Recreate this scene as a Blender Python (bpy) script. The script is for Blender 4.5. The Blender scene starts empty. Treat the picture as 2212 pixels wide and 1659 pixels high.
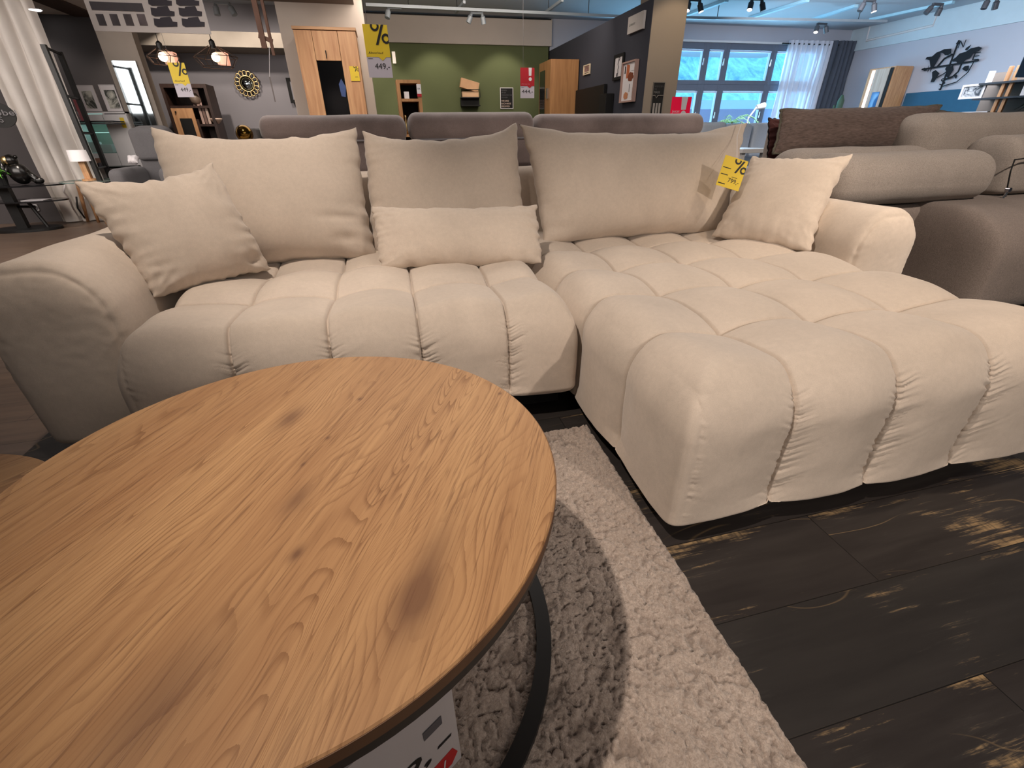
import bpy, bmesh, math, random
import numpy as np
from mathutils import Vector, Matrix, noise
random.seed(4)
S = bpy.context.scene
COL = S.collection
PI = math.pi
# ------------------------------------------------------------------ camera
F_PX, PITCH, ROLL, YAW, CAM_H = 973.9, 0.5076, 0.0155, -0.235, 0.89
CX, CY = 1106.0, 829.5
def cam_axes():
    cp, sp = math.cos(PITCH), math.sin(PITCH)
    r = np.array([1, 0, 0.]); f = np.array([0, cp, -sp]); d = np.array([0, -sp, -cp])
    cr, sr = math.cos(ROLL), math.sin(ROLL)
    m = np.stack([cr*r+sr*d, -sr*r+cr*d, f], 1)
    cy, sy = math.cos(YAW), math.sin(YAW)
    w = np.array([[cy, -sy, 0], [sy, cy, 0], [0, 0, 1.]])     # building axes: X lateral, Y depth
    return w @ m
AX = cam_axes()
def ray(u, v): return AX @ np.array([(u-CX)/F_PX, (v-CY)/F_PX, 1.])
def atz(u, v, z):
    d = ray(u, v); t = (z-CAM_H)/d[2]; return Vector((d[0]*t, d[1]*t, z))
def aty(u, v, y):
    d = ray(u, v); t = y/d[1]; return Vector((d[0]*t, y, d[2]*t+CAM_H))
def atx(u, v, x):
    d = ray(u, v); t = x/d[0]; return Vector((x, d[1]*t, d[2]*t+CAM_H))
cam = bpy.data.cameras.new('camera'); co = bpy.data.objects.new('camera', cam); COL.objects.link(co)
cam.sensor_width = 36; cam.lens = 36*F_PX/2212; cam.clip_start = 0.02; cam.clip_end = 200
r_, d_, f_ = AX[:, 0], AX[:, 1], AX[:, 2]
co.matrix_world = Matrix(((r_[0], -d_[0], -f_[0], 0), (r_[1], -d_[1], -f_[1], 0), (r_[2], -d_[2], -f_[2], CAM_H), (0, 0, 0, 1)))
S.camera = co

# ------------------------------------------------------------------ materials
def lin(c):
    r = []
    for x in c[:3]:
        x = x/255.; r.append(x/12.92 if x <= .04045 else ((x+.055)/1.055)**2.4)
    return (*r, 1)
MATS = {}
def mat(name, c, rough=.6, metal=0, emit=None, es=0, var=.0, vscale=8, bump=0, bscale=60, sheen=0, alpha=1, trans=0, stretch=(1, 1, 1), coat=0):
    if name in MATS: return MATS[name]
    m = bpy.data.materials.new(name); m.use_nodes = True; nt = m.node_tree; N = nt.nodes; L = nt.links
    b = N['Principled BSDF']; b.inputs['Roughness'].default_value = rough; b.inputs['Metallic'].default_value = metal
    col = lin(c); b.inputs['Base Color'].default_value = col
    if sheen: b.inputs['Sheen Weight'].default_value = sheen
    if coat: b.inputs['Coat Weight'].default_value = coat
    if trans: b.inputs['Transmission Weight'].default_value = trans
    if alpha < 1: b.inputs['Alpha'].default_value = alpha
    if emit: b.inputs['Emission Color'].default_value = lin(emit); b.inputs['Emission Strength'].default_value = es
    tc = N.new('ShaderNodeTexCoord'); mp = N.new('ShaderNodeMapping'); mp.inputs['Scale'].default_value = stretch
    L.new(tc.outputs['Object'], mp.inputs['Vector'])
    if var:
        n = N.new('ShaderNodeTexNoise'); n.inputs['Scale'].default_value = vscale; n.inputs['Detail'].default_value = 5
        L.new(mp.outputs[0], n.inputs['Vector'])
        cr = N.new('ShaderNodeValToRGB'); e = cr.color_ramp.elements
        e[0].position = .3; e[1].position = .7
        e[0].color = tuple(x*(1-var) for x in col[:3])+(1,); e[1].color = tuple(min(1, x*(1+var)) for x in col[:3])+(1,)
        L.new(n.outputs['Fac'], cr.inputs[0]); L.new(cr.outputs[0], b.inputs['Base Color'])
    if bump:
        n = N.new('ShaderNodeTexNoise'); n.inputs['Scale'].default_value = bscale; n.inputs['Detail'].default_value = 4
        L.new(mp.outputs[0], n.inputs['Vector'])
        bp = N.new('ShaderNodeBump'); bp.inputs['Strength'].default_value = bump; bp.inputs['Distance'].default_value = .004
        L.new(n.outputs['Fac'], bp.inputs['Height']); L.new(bp.outputs[0], b.inputs['Normal'])
    MATS[name] = m
    return m
def fabric(name, c, var=.05, dark=.82, bump=.25, sheen=.15, fine=420, streak=(1, 1, 1)):
    """woven or brushed cloth: broad nap clouds, fine speckle, small bump"""
    if name in MATS: return MATS[name]
    m = bpy.data.materials.new(name); m.use_nodes = True; nt = m.node_tree; N = nt.nodes; L = nt.links
    b = N['Principled BSDF']; b.inputs['Roughness'].default_value = .9; b.inputs['Sheen Weight'].default_value = sheen
    b.inputs['Specular IOR Level'].default_value = .15
    b.inputs['Sheen Roughness'].default_value = .5
    col = lin(c)
    tc = N.new('ShaderNodeTexCoord'); mp = N.new('ShaderNodeMapping'); mp.inputs['Scale'].default_value = streak
    L.new(tc.outputs['Object'], mp.inputs['Vector'])
    n1 = N.new('ShaderNodeTexNoise'); n1.inputs['Scale'].default_value = 4.5; n1.inputs['Detail'].default_value = 3; n1.inputs['Distortion'].default_value = .6
    n2 = N.new('ShaderNodeTexNoise'); n2.inputs['Scale'].default_value = fine; n2.inputs['Detail'].default_value = 2
    n3 = N.new('ShaderNodeTexNoise'); n3.inputs['Scale'].default_value = 70; n3.inputs['Detail'].default_value = 4
    for n in (n1, n2, n3): L.new(mp.outputs[0], n.inputs['Vector'])
    def mr(src, a, bb, lo=.3, hi=.7):
        q = N.new('ShaderNodeMapRange'); q.inputs[1].default_value = lo; q.inputs[2].default_value = hi; q.inputs[3].default_value = a; q.inputs[4].default_value = bb
        L.new(src, q.inputs[0]); return q.outputs[0]
    def mul(a, bb):
        q = N.new('ShaderNodeMath'); q.operation = 'MULTIPLY'; L.new(a, q.inputs[0]); L.new(bb, q.inputs[1]); return q.outputs[0]
    f = mul(mul(mr(n1.outputs['Fac'], 1-var, 1+var), mr(n2.outputs['Fac'], dark+.04, 1.04)), mr(n3.outputs['Fac'], .96, 1.03))
    vm = N.new('ShaderNodeVectorMath'); vm.operation = 'SCALE'; vm.inputs[0].default_value = col[:3]; L.new(f, vm.inputs['Scale'])
    L.new(vm.outputs[0], b.inputs['Base Color'])
    bp = N.new('ShaderNodeBump'); bp.inputs['Strength'].default_value = bump; bp.inputs['Distance'].default_value = .002
    ad = N.new('ShaderNodeMath'); ad.operation = 'ADD'; L.new(n2.outputs['Fac'], ad.inputs[0]); L.new(n3.outputs['Fac'], ad.inputs[1])
    L.new(ad.outputs[0], bp.inputs['Height']); L.new(bp.outputs[0], b.inputs['Normal'])
    MATS[name] = m
    return m
def wood(name, c1, c2, axis=2, scale=1., rough=.5, rot=0):
    """straight grain along one object axis"""
    if name in MATS: return MATS[name]
    m = bpy.data.materials.new(name); m.use_nodes = True; nt = m.node_tree; N = nt.nodes; L = nt.links
    b = N['Principled BSDF']; b.inputs['Roughness'].default_value = rough
    tc = N.new('ShaderNodeTexCoord'); mp = N.new('ShaderNodeMapping')
    sc = [14*scale]*3; sc[axis] = 1.1*scale; mp.inputs['Scale'].default_value = sc
    L.new(tc.outputs['Object'], mp.inputs['Vector'])
    n = N.new('ShaderNodeTexNoise'); n.inputs['Scale'].default_value = 1.6; n.inputs['Detail'].default_value = 8; n.inputs['Distortion'].default_value = .5
    L.new(mp.outputs[0], n.inputs['Vector'])
    cr = N.new('ShaderNodeValToRGB'); e = cr.color_ramp.elements; e[0].position = .33; e[1].position = .66
    e[0].color = lin(c1); e[1].color = lin(c2)
    L.new(n.outputs['Fac'], cr.inputs[0]); L.new(cr.outputs[0], b.inputs['Base Color'])
    MATS[name] = m
    return m

# ------------------------------------------------------------------ mesh builder
class MB:
    def __init__(s): s.v = []; s.f = []
    def add(s, vs, fs):
        o = len(s.v); s.v += [tuple(p) for p in vs]; s.f += [tuple(i+o for i in f) for f in fs]; return s
    def box(s, x0, x1, y0, y1, z0, z1):
        x0, x1 = sorted((x0, x1)); y0, y1 = sorted((y0, y1)); z0, z1 = sorted((z0, z1))
        vs = [(x, y, z) for z in (z0, z1) for y in (y0, y1) for x in (x0, x1)]
        return s.add(vs, [(0, 2, 3, 1), (4, 5, 7, 6), (0, 1, 5, 4), (2, 6, 7, 3), (0, 4, 6, 2), (1, 3, 7, 5)])
    def obox(s, c, ax, ay, az, hx, hy, hz):
        c = Vector(c); ax = Vector(ax).normalized()*hx; ay = Vector(ay).normalized()*hy; az = Vector(az).normalized()*hz
        vs = [c+ax*i+ay*j+az*k for k in (-1, 1) for j in (-1, 1) for i in (-1, 1)]
        return s.add(vs, [(0, 2, 3, 1), (4, 5, 7, 6), (0, 1, 5, 4), (2, 6, 7, 3), (0, 4, 6, 2), (1, 3, 7, 5)])
    def tube(s, pts, r, n=8, cap=True, closed=False):
        pts = [Vector(p) for p in pts]; m = len(pts); rr = r if isinstance(r, (list, tuple)) else [r]*m
        vs = []; prev = None
        for i, p in enumerate(pts):
            if closed: t = pts[(i+1) % m]-pts[i-1]
            else: t = pts[min(i+1, m-1)]-pts[max(i-1, 0)]
            t.normalize()
            if prev is None:
                a = Vector((0, 0, 1)) if abs(t.z) < .9 else Vector((1, 0, 0)); x = t.cross(a).normalized()
            else: x = (prev-t*prev.dot(t)).normalized()
            prev = x; y = t.cross(x)
            vs += [p+(x*math.cos(2*PI*k/n)+y*math.sin(2*PI*k/n))*rr[i] for k in range(n)]
        fs = []
        for i in range(m if closed else m-1):
            for k in range(n):
                a, b = i*n+k, i*n+(k+1) % n; j = (i+1) % m
                fs.append((a, b, j*n+(k+1) % n, j*n+k))
        if cap and not closed: fs += [tuple(range(n))[::-1], tuple(range((m-1)*n, m*n))]
        return s.add(vs, fs)
    def lathe(s, c, prof, n=24, ax=(0, 0, 1), sc=(1, 1)):
        """prof: (radius, height) pairs about an axis through c"""
        c = Vector(c); z = Vector(ax).normalized(); a = Vector((1, 0, 0)) if abs(z.x) < .9 else Vector((0, 1, 0))
        y = z.cross(a).normalized(); x = y.cross(z)
        vs = [c+z*h+(x*math.cos(2*PI*k/n)*sc[0]+y*math.sin(2*PI*k/n)*sc[1])*r for r, h in prof for k in range(n)]
        fs = [(i*n+k, i*n+(k+1) % n, (i+1)*n+(k+1) % n, (i+1)*n+k) for i in range(len(prof)-1) for k in range(n)]
        fs += [tuple(range(n))[::-1], tuple(range((len(prof)-1)*n, len(prof)*n))]
        return s.add(vs, fs)
    def ball(s, c, r, n=16, sc=(1, 1, 1)):
        c = Vector(c); m = n//2+1
        vs = []; fs = []
        for i in range(m+1):
            th = PI*i/m
            for k in range(n):
                ph = 2*PI*k/n
                vs.append(c+Vector((math.sin(th)*math.cos(ph)*sc[0], math.sin(th)*math.sin(ph)*sc[1], math.cos(th)*sc[2]))*r)
        for i in range(m):
            for k in range(n): fs.append((i*n+k, (i+1)*n+k, (i+1)*n+(k+1) % n, i*n+(k+1) % n))
        return s.add(vs, fs)
    def prism(s, pts, o, x, y, t):
        """flat outline pts (2D) in the basis o,x,y, extruded by t along x cross y"""
        o = Vector(o); x = Vector(x); y = Vector(y); z = x.cross(y).normalized()*t; n = len(pts)
        vs = [o+x*p[0]+y*p[1] for p in pts]+[o+x*p[0]+y*p[1]+z for p in pts]
        fs = [tuple(range(n))[::-1], tuple(range(n, 2*n))]+[(i, (i+1) % n, n+(i+1) % n, n+i) for i in range(n)]
        return s.add(vs, fs)
LOC = {}
def thing(name, label, cat, loc=(0, 0, 0), group=None):
    o = bpy.data.objects.new(name, None); COL.objects.link(o); o.location = loc; o.empty_display_size = .05
    o['label'] = label; o['category'] = cat
    if group: o['group'] = group
    LOC[o.name] = Vector(loc); return o
def tag(o, label, cat, group=None, kind=None):
    o['label'] = label; o['category'] = cat
    if group: o['group'] = group
    if kind: o['kind'] = kind
    return o
def put(name, mb, m, parent=None, smooth=False, bevel=0, label=None, origin=None, solid=0):
    """links one mesh object; world-space vertices, re-based on the parent's own location"""
    off = LOC[parent.name] if parent is not None else Vector(origin or (0, 0, 0))
    me = bpy.data.meshes.new(name)
    if isinstance(mb, MB): vs, fs = mb.v, mb.f
    else: vs, fs = mb
    if len(vs):
        arr = np.array([tuple(p) for p in vs], float)
        if parent is None and origin is None:
            off = Vector(((arr[:, 0].min()+arr[:, 0].max())/2, (arr[:, 1].min()+arr[:, 1].max())/2, arr[:, 2].min()))
        arr -= np.array(off)
        me.from_pydata(arr.tolist(), [], fs)
    me.update()
    if smooth:
        me.polygons.foreach_set('use_smooth', [True]*len(me.polygons))
    if m: me.materials.append(m)
    o = bpy.data.objects.new(name, me); COL.objects.link(o)
    if parent is not None:
        o.parent = parent; LOC[o.name] = off          # sub-parts use the same base
    else: o.location = off; LOC[o.name] = off
    if bevel:
        b = o.modifiers.new('bevel', 'BEVEL'); b.width = bevel; b.segments = 2; b.limit_method = 'ANGLE'; b.angle_limit = .6
        b.harden_normals = False
    if smooth == 'auto':
        pass
    if label: o['label'] = label
    return o
def struct(name, mb, m, parent=None, **k):
    o = put(name, mb, m, parent, **k)
    if parent is None: o['kind'] = 'structure'
    return o
def copy_tree(o, name=None):
    c = o.copy(); COL.objects.link(c)
    for ch in list(o.children):
        d = ch.copy(); COL.objects.link(d); d.parent = c; d.matrix_parent_inverse = ch.matrix_parent_inverse
        for g in list(ch.children):
            e = g.copy(); COL.objects.link(e); e.parent = d
    return c
def text(name, body, o, x, y, w, h, m, parent, fit='both', shear=0, bold=0):
    """lettering as a flat mesh in the rectangle o + x*w, o + y*h"""
    cu = bpy.data.curves.new('tmp', 'FONT'); cu.body = body; cu.resolution_u = 3; cu.shear = shear; cu.offset = bold
    cu.align_x = 'LEFT'
    to = bpy.data.objects.new('tmp', cu); COL.objects.link(to)
    bpy.context.view_layer.update()
    me = bpy.data.meshes.new_from_object(to.evaluated_get(bpy.context.evaluated_depsgraph_get()))
    bpy.data.objects.remove(to); bpy.data.curves.remove(cu)
    n = len(me.vertices); a = np.zeros(n*3); me.vertices.foreach_get('co', a); a = a.reshape(-1, 3)
    lo, hi = a.min(0), a.max(0); sx = w/(hi[0]-lo[0]); sy = h/(hi[1]-lo[1])
    if fit == 'h': sx = sy = min(sx, sy)
    o = Vector(o); x = Vector(x).normalized(); y = Vector(y).normalized()
    fs = [tuple(p.vertices) for p in me.polygons]
    vs = [o+x*((p[0]-lo[0])*sx)+y*((p[1]-lo[1])*sy) for p in a]
    bpy.data.meshes.remove(me)
    return put(name, (vs, fs), m, parent)

# ------------------------------------------------------------------ soft shapes
def grid_box(xs, ys, zs, bottom=False):
    nx, ny, nz = len(xs)-1, len(ys)-1, len(zs)-1
    idx = {}; vs = []; fs = []
    def V(i, j, k):
        q = (i, j, k)
        if q not in idx: idx[q] = len(vs); vs.append((xs[i], ys[j], zs[k]))
        return idx[q]
    for i in range(nx):
        for j in range(ny):
            fs.append((V(i, j, nz), V(i+1, j, nz), V(i+1, j+1, nz), V(i, j+1, nz)))
            if bottom: fs.append((V(i, j, 0), V(i, j+1, 0), V(i+1, j+1, 0), V(i+1, j, 0)))
    for i in range(nx):
        for k in range(nz):
            fs.append((V(i, 0, k), V(i+1, 0, k), V(i+1, 0, k+1), V(i, 0, k+1)))
            fs.append((V(i, ny, k), V(i, ny, k+1), V(i+1, ny, k+1), V(i+1, ny, k)))
    for j in range(ny):
        for k in range(nz):
            fs.append((V(0, j, k), V(0, j, k+1), V(0, j+1, k+1), V(0, j+1, k)))
            fs.append((V(nx, j, k), V(nx, j+1, k), V(nx, j+1, k+1), V(nx, j, k+1)))
    return np.array(vs), fs
def round_box(P, lo, hi, R, rt, rb, p=2.):
    """pull box-surface points onto a rounded box; R side inset, rt/rb top and bottom heights of the curve"""
    c = (lo+hi)/2; h = (hi-lo)/2; Q = P-c
    ex = np.maximum(0, np.abs(Q[:, 0])-(h[0]-R[0]))/R[0]; ey = np.maximum(0, np.abs(Q[:, 1])-(h[1]-R[1]))/R[1]
    top = Q[:, 2] > 0
    ez = np.where(top, np.maximum(0, Q[:, 2]-(h[2]-rt))/rt, np.maximum(0, -Q[:, 2]-(h[2]-rb))/rb)
    hh = (ex**p+ey**p)**(1/p); L = np.sqrt(hh**2+ez**2); s = np.where(L > 1e-6, np.maximum(np.maximum(ex, ey), ez)/np.maximum(L, 1e-6), 1)
    sg = np.sign(Q)
    N = np.stack([sg[:, 0]*ex/R[0]*1., sg[:, 1]*ey/R[1], sg[:, 2]*ez/np.where(top, rt, rb)], 1)
    ln = np.linalg.norm(N, axis=1, keepdims=True); N = np.where(ln > 1e-6, N/np.maximum(ln, 1e-6), [0, 0, 1.])
    X = np.stack([sg[:, 0]*(np.minimum(np.abs(Q[:, 0]), h[0]-R[0])+ex*s*R[0]),
                  sg[:, 1]*(np.minimum(np.abs(Q[:, 1]), h[1]-R[1])+ey*s*R[1]),
                  np.where(top, np.minimum(Q[:, 2], h[2]-rt)+ez*s*rt, np.maximum(Q[:, 2], -(h[2]-rb))-ez*s*rb)], 1)
    return X+c, N
def lines(a, b, step, seams=(), fine=.005, halo=.04):
    cuts = sorted({a, b, *[s for s in seams if a < s < b]}); out = [a]
    for p, q in zip(cuts, cuts[1:]):
        x = p; seg = []
        while x < q-1e-6:
            d = min([abs(x-s) for s in seams]+[9])
            x += (min(fine, .0032) if d < .008 and halo > .03 else fine) if d < halo else step
            seg.append(x)
        k = (q-p)/(seg[-1]-p)
        out += [p+(v-p)*k for v in seg]
    return out
def soft(x0, x1, y0, y1, z0, z1, R=.05, rt=None, rb=None, step=.03, p=2.4, noise_amp=.003, seed=0):
    """plain upholstered block with rounded edges and a slightly uneven surface"""
    R = (R, R) if not isinstance(R, tuple) else R
    R = (min(R[0], (x1-x0)/2*.98), min(R[1], (y1-y0)/2*.98)); rt = rt or R[0]; rb = rb or min(R[0], .04)
    rt = min(rt, (z1-z0)*.5); rb = min(rb, (z1-z0)*.49)
    def ax(a, b, r):
        n = max(4, int(min(r, (b-a)/2)/step*1.5)+3); t = np.linspace(0, 1, n)
        e = r*(1-np.cos(t*PI/2)); mid = np.linspace(a+r, b-r, max(2, int((b-a-2*r)/step)+2))
        return sorted(set(np.round(np.concatenate([a+e, mid, b-e]), 5)))
    P, fs = grid_box(ax(x0, x1, R[0]), ax(y0, y1, R[1]), sorted(set(np.round(np.concatenate([z0+rb*(1-np.cos(np.linspace(0, 1, 5)*PI/2)), np.linspace(z0+rb, z1-rt, 6), z1-rt*(1-np.cos(np.linspace(0, 1, 7)*PI/2))]), 5))), True)
    X, N = round_box(P, np.array([x0, y0, z0]), np.array([x1, y1, z1]), R, rt, rb, p)
    if noise_amp:
        X = X+N*np.array([noise.noise(Vector(q)*5+Vector((seed, 0, 0)))*noise_amp for q in X])[:, None]
    return X, fs
def quilt(x0, x1, y0, y1, z0, z1, xseams, yseams, R=.12, rt=.15, rb=.05, p=6, B=.03, gather=(), seed=1, ends=(True, True, True)):
    """upholstered block stitched into puffs along x- and y-seams, with gathered stitches down the front"""
    xs = lines(x0, x1, .013, list(xseams)+[x0, x1], .0055, .04)
    ys = lines(y0, y1, .014, list(yseams)+[y0], .0065, .035)
    zs = lines(z0, z1, .0042, [])
    P, fs = grid_box(xs, ys, zs)
    X, N = round_box(P, np.array([x0, y0, z0]), np.array([x1, y1, z1]), (R, R), rt, rb, p)
    def bulge(c, seams, a, b):
        ed = [a-.10]+sorted(seams)+[b+.10]; ed = np.array(ed)
        k = np.clip(np.searchsorted(ed, c)-1, 0, len(ed)-2)
        mid = (ed[k]+ed[k+1])/2; hw = (ed[k+1]-ed[k])/2
        u = np.abs((c-mid)/hw); sm = np.array(sorted(seams)); d = np.min(np.abs(c[:, None]-sm[None]), 1)
        return 1-np.clip(u, 0, 1)**2.3, d, np.argmin(np.abs(c[:, None]-sm[None]), 1)
    bx, dx, ix = bulge(P[:, 0], xseams, x0, x1); by, dy, iy = bulge(P[:, 1], yseams, y0, y1)
    wx = 1-np.abs(N[:, 0])**2; wy = 1-np.abs(N[:, 1])**2
    disp = wx*(B*(bx-1)-.017*np.exp(-(dx/.0036)**2)) + wy*(B*(by-1)-.012*np.exp(-(dy/.0036)**2))
    # fade the stitched relief out just above the bottom hem
    hem = np.clip((P[:, 2]-z0)/.07, .38, 1)
    disp *= hem
    # gathered wrinkles on the front face, across each stitched seam
    rng = np.random.default_rng(seed)
    zz = X[:, 2]; front = np.clip((-N[:, 1]-.25)/.4, 0, 1)*np.clip((z1-.035-zz)/.05, 0, 1)*np.clip((zz-z0-.02)/.05, 0, 1)
    side = np.sign(P[:, 0]-np.array(sorted(xseams))[ix])
    nz = np.array([noise.noise(Vector((float(i)*3.1+float(s)*7+seed, float(z)*26, 0.))) for i, s, z in zip(ix, side, zz-.35*dx)])
    nz2 = np.array([noise.noise(Vector((float(i)*5.7+float(s)*3+seed, float(z)*92, 9.))) for i, s, z in zip(ix, side, zz-.5*dx)])
    reach = (.012+.030*np.clip(nz+.5, 0, 1))*np.where(side > 0, 1.25, .7)
    disp += front*.0080*(-np.abs(nz2)*2.4+.5+.4*nz)*np.exp(-(dx/reach)**1.2)
    # stitched corner seam at the front left edge, with small gathers
    dc = np.abs(X[:, 0]-(x0+.035)); fc = front*(N[:, 0] < .2)
    disp += fc*(-.004*np.exp(-dc/.004)+.0045*np.exp(-(dc/.022))*(X[:, 0] > x0+.033)*(nz2*1.2))
    low = np.array([noise.noise(Vector(q)*4.5+Vector((seed, 0, 0)))*.006+noise.noise(Vector(q)*14)*.0018 for q in X])
    X = X+N*(disp+low)[:, None]
    return X, fs
def pillow(c4, T, n=60, pinch=.09, side_pinch=.03, foot_pinch=.02, seed=0, wr=.006, back=1., ear=.0, sag=0., flip=1, p=.5, wb=1.0, dent=None):
    """stuffed cushion between four corners (bl, br, tr, tl as seen from the camera)"""
    bl, br, tr, tl = [Vector(q) for q in c4]
    nrm = ((br-bl).cross(tl-bl)+(tr-tl).cross(tr-br)).normalized()*flip
    vs = []; fs = []; W = ((br-bl).length+(tr-tl).length)/2; H = ((tl-bl).length+(tr-br).length)/2
    t = [math.sin((i/n-.5)*PI) for i in range(n+1)]; t = [(.55*a+.45*(i/n*2-1)) for i, a in enumerate(t)]
    def pt(u, v, side):
        pu = side_pinch*(1-v*v); pv = (pinch if v > 0 else foot_pinch)*(1-u*u)
        eu = abs(u)**3; ev = abs(v)**3
        # scalloped, lightly puckered hem
        ripple = .006*noise.noise(Vector((v*7+seed, u*1.3, 3)))/W; ripple2 = .006*noise.noise(Vector((u*7, v*1.3+seed, 5)))/H
        uu = u*(1-pu*eu)+ripple*eu*3.2; vv = v*(1-pv*ev)+ripple2*ev*3.2
        a, b = (uu+1)/2, (vv+1)/2
        q = bl*(1-a)*(1-b)+br*a*(1-b)+tr*a*b+tl*(1-a)*b
        f = max(0., (1-u*u))*max(0., (1-v*v)); th = T*(f**p)*(1-sag*v)
        if side < 0: th *= back
        du, dv = (1-abs(u))*W/2, (1-abs(v))*H/2
        wv = noise.noise(Vector((v*H*22+seed*3, u*2.2, side)))*math.exp(-du/.05)*(1-abs(v)**6)
        wh = noise.noise(Vector((u*W*20, v*2.2+seed*5, side)))*math.exp(-dv/.045)*(1-abs(u)**6)
        cor = math.exp(-(du*du+dv*dv)/.010)
        wc = noise.noise(Vector((math.atan2(dv+1e-4, du+1e-4)*4.+seed, u*3, v*3)))*cor
        th += min(1, 6*f)*(wr*(wv+wh)*1.6+wr*1.4*wc)
        th += wb*T*.06*noise.noise(Vector((u*1.6+seed, v*1.6, side)))*min(1, 4*f)
        if dent:
            for (cu, cv, rad, dep) in dent:
                dd = ((u-cu)/rad[0])**2+((v-cv)/rad[1])**2; th -= dep*math.exp(-dd)*min(1, 5*f)
        return q+nrm*th*side
    for side in (1, -1):
        base = len(vs)
        for j in range(n+1):
            for i in range(n+1): vs.append(pt(t[i], t[j], side))
        for j in range(n):
            for i in range(n):
                a = base+j*(n+1)+i
                fs.append((a, a+1, a+n+2, a+n+1) if side*flip > 0 else (a, a+n+1, a+n+2, a+1))
    # weld the hem
    m = (n+1)*(n+1); rep = {}
    for j in range(n+1):
        for i in range(n+1):
            if i in (0, n) or j in (0, n): rep[m+j*(n+1)+i] = j*(n+1)+i
    fs = [tuple(rep.get(k, k) for k in f) for f in fs]
    used = sorted({k for f in fs for k in f}); mp = {k: i for i, k in enumerate(used)}
    hem = [vs[i] for i in range(0, n+1)]+[vs[j*(n+1)+n] for j in range(1, n+1)]+[vs[n*(n+1)+i] for i in range(n-1, -1, -1)]+[vs[j*(n+1)] for j in range(n-1, 0, -1)]
    return [vs[k] for k in used], [tuple(mp[k] for k in f) for f in fs], hem
def RB(y, u0, v0, u1, v1):
    p = aty(u0, v0, y); q = aty(u1, v1, y); return p.x, q.x, q.z, p.z      # x0,x1,z0,z1
def RA(x, u0, v0, u1, v1):
    p = atx(u0, v0, x); q = atx(u1, v1, x); return p.y, q.y, q.z, p.z
# ------------------------------------------------------------------ node maths for the two big surface materials
class NT:
    def __init__(s, name):
        s.m = bpy.data.materials.new(name); s.m.use_nodes = True; s.t = s.m.node_tree; s.N = s.t.nodes; s.L = s.t.links
        s.b = s.N['Principled BSDF']
        s.tc = s.N.new('ShaderNodeTexCoord'); MATS[name] = s.m
    def put(s, node, i, v):
        if hasattr(v, 'is_output') or isinstance(v, bpy.types.NodeSocket): s.L.new(v, node.inputs[i])
        else: node.inputs[i].default_value = v
    def ma(s, op, a, b=0., c=None):
        n = s.N.new('ShaderNodeMath'); n.operation = op; s.put(n, 0, a); s.put(n, 1, b)
        if c is not None: s.put(n, 2, c)
        return n.outputs[0]
    def mapv(s, v, sc, rot=(0, 0, 0), loc=(0, 0, 0)):
        n = s.N.new('ShaderNodeMapping'); n.inputs['Scale'].default_value = sc; n.inputs['Rotation'].default_value = rot; n.inputs['Location'].default_value = loc
        s.L.new(v, n.inputs[0]); return n.outputs[0]
    def noise(s, v, scale, detail=3, rough=.5, dist=0):
        n = s.N.new('ShaderNodeTexNoise'); n.inputs['Scale'].default_value = scale; n.inputs['Detail'].default_value = detail
        n.inputs['Roughness'].default_value = rough; n.inputs['Distortion'].default_value = dist
        s.L.new(v, n.inputs['Vector']); return n.outputs['Fac']
    def sep(s, v):
        n = s.N.new('ShaderNodeSeparateXYZ'); s.L.new(v, n.inputs[0]); return n.outputs
    def mr(s, v, a, b, c, d, smooth=False):
        n = s.N.new('ShaderNodeMapRange'); n.inputs[1].default_value = a; n.inputs[2].default_value = b; n.inputs[3].default_value = c; n.inputs[4].default_value = d
        if smooth: n.interpolation_type = 'SMOOTHSTEP'
        s.L.new(v, n.inputs[0]); return n.outputs[0]
    def mix(s, f, a, b):
        n = s.N.new('ShaderNodeMix'); n.data_type = 'RGBA'
        s.put(n, 0, f); s.put(n, 6, a); s.put(n, 7, b); return n.outputs[2]
    def col(s, v): s.L.new(v, s.b.inputs['Base Color'])
    def bump(s, h, st=.3, dist=.002):
        n = s.N.new('ShaderNodeBump'); n.inputs['Strength'].default_value = st; n.inputs['Distance'].default_value = dist
        s.L.new(h, n.inputs['Height']); s.L.new(n.outputs[0], s.b.inputs['Normal'])
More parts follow.
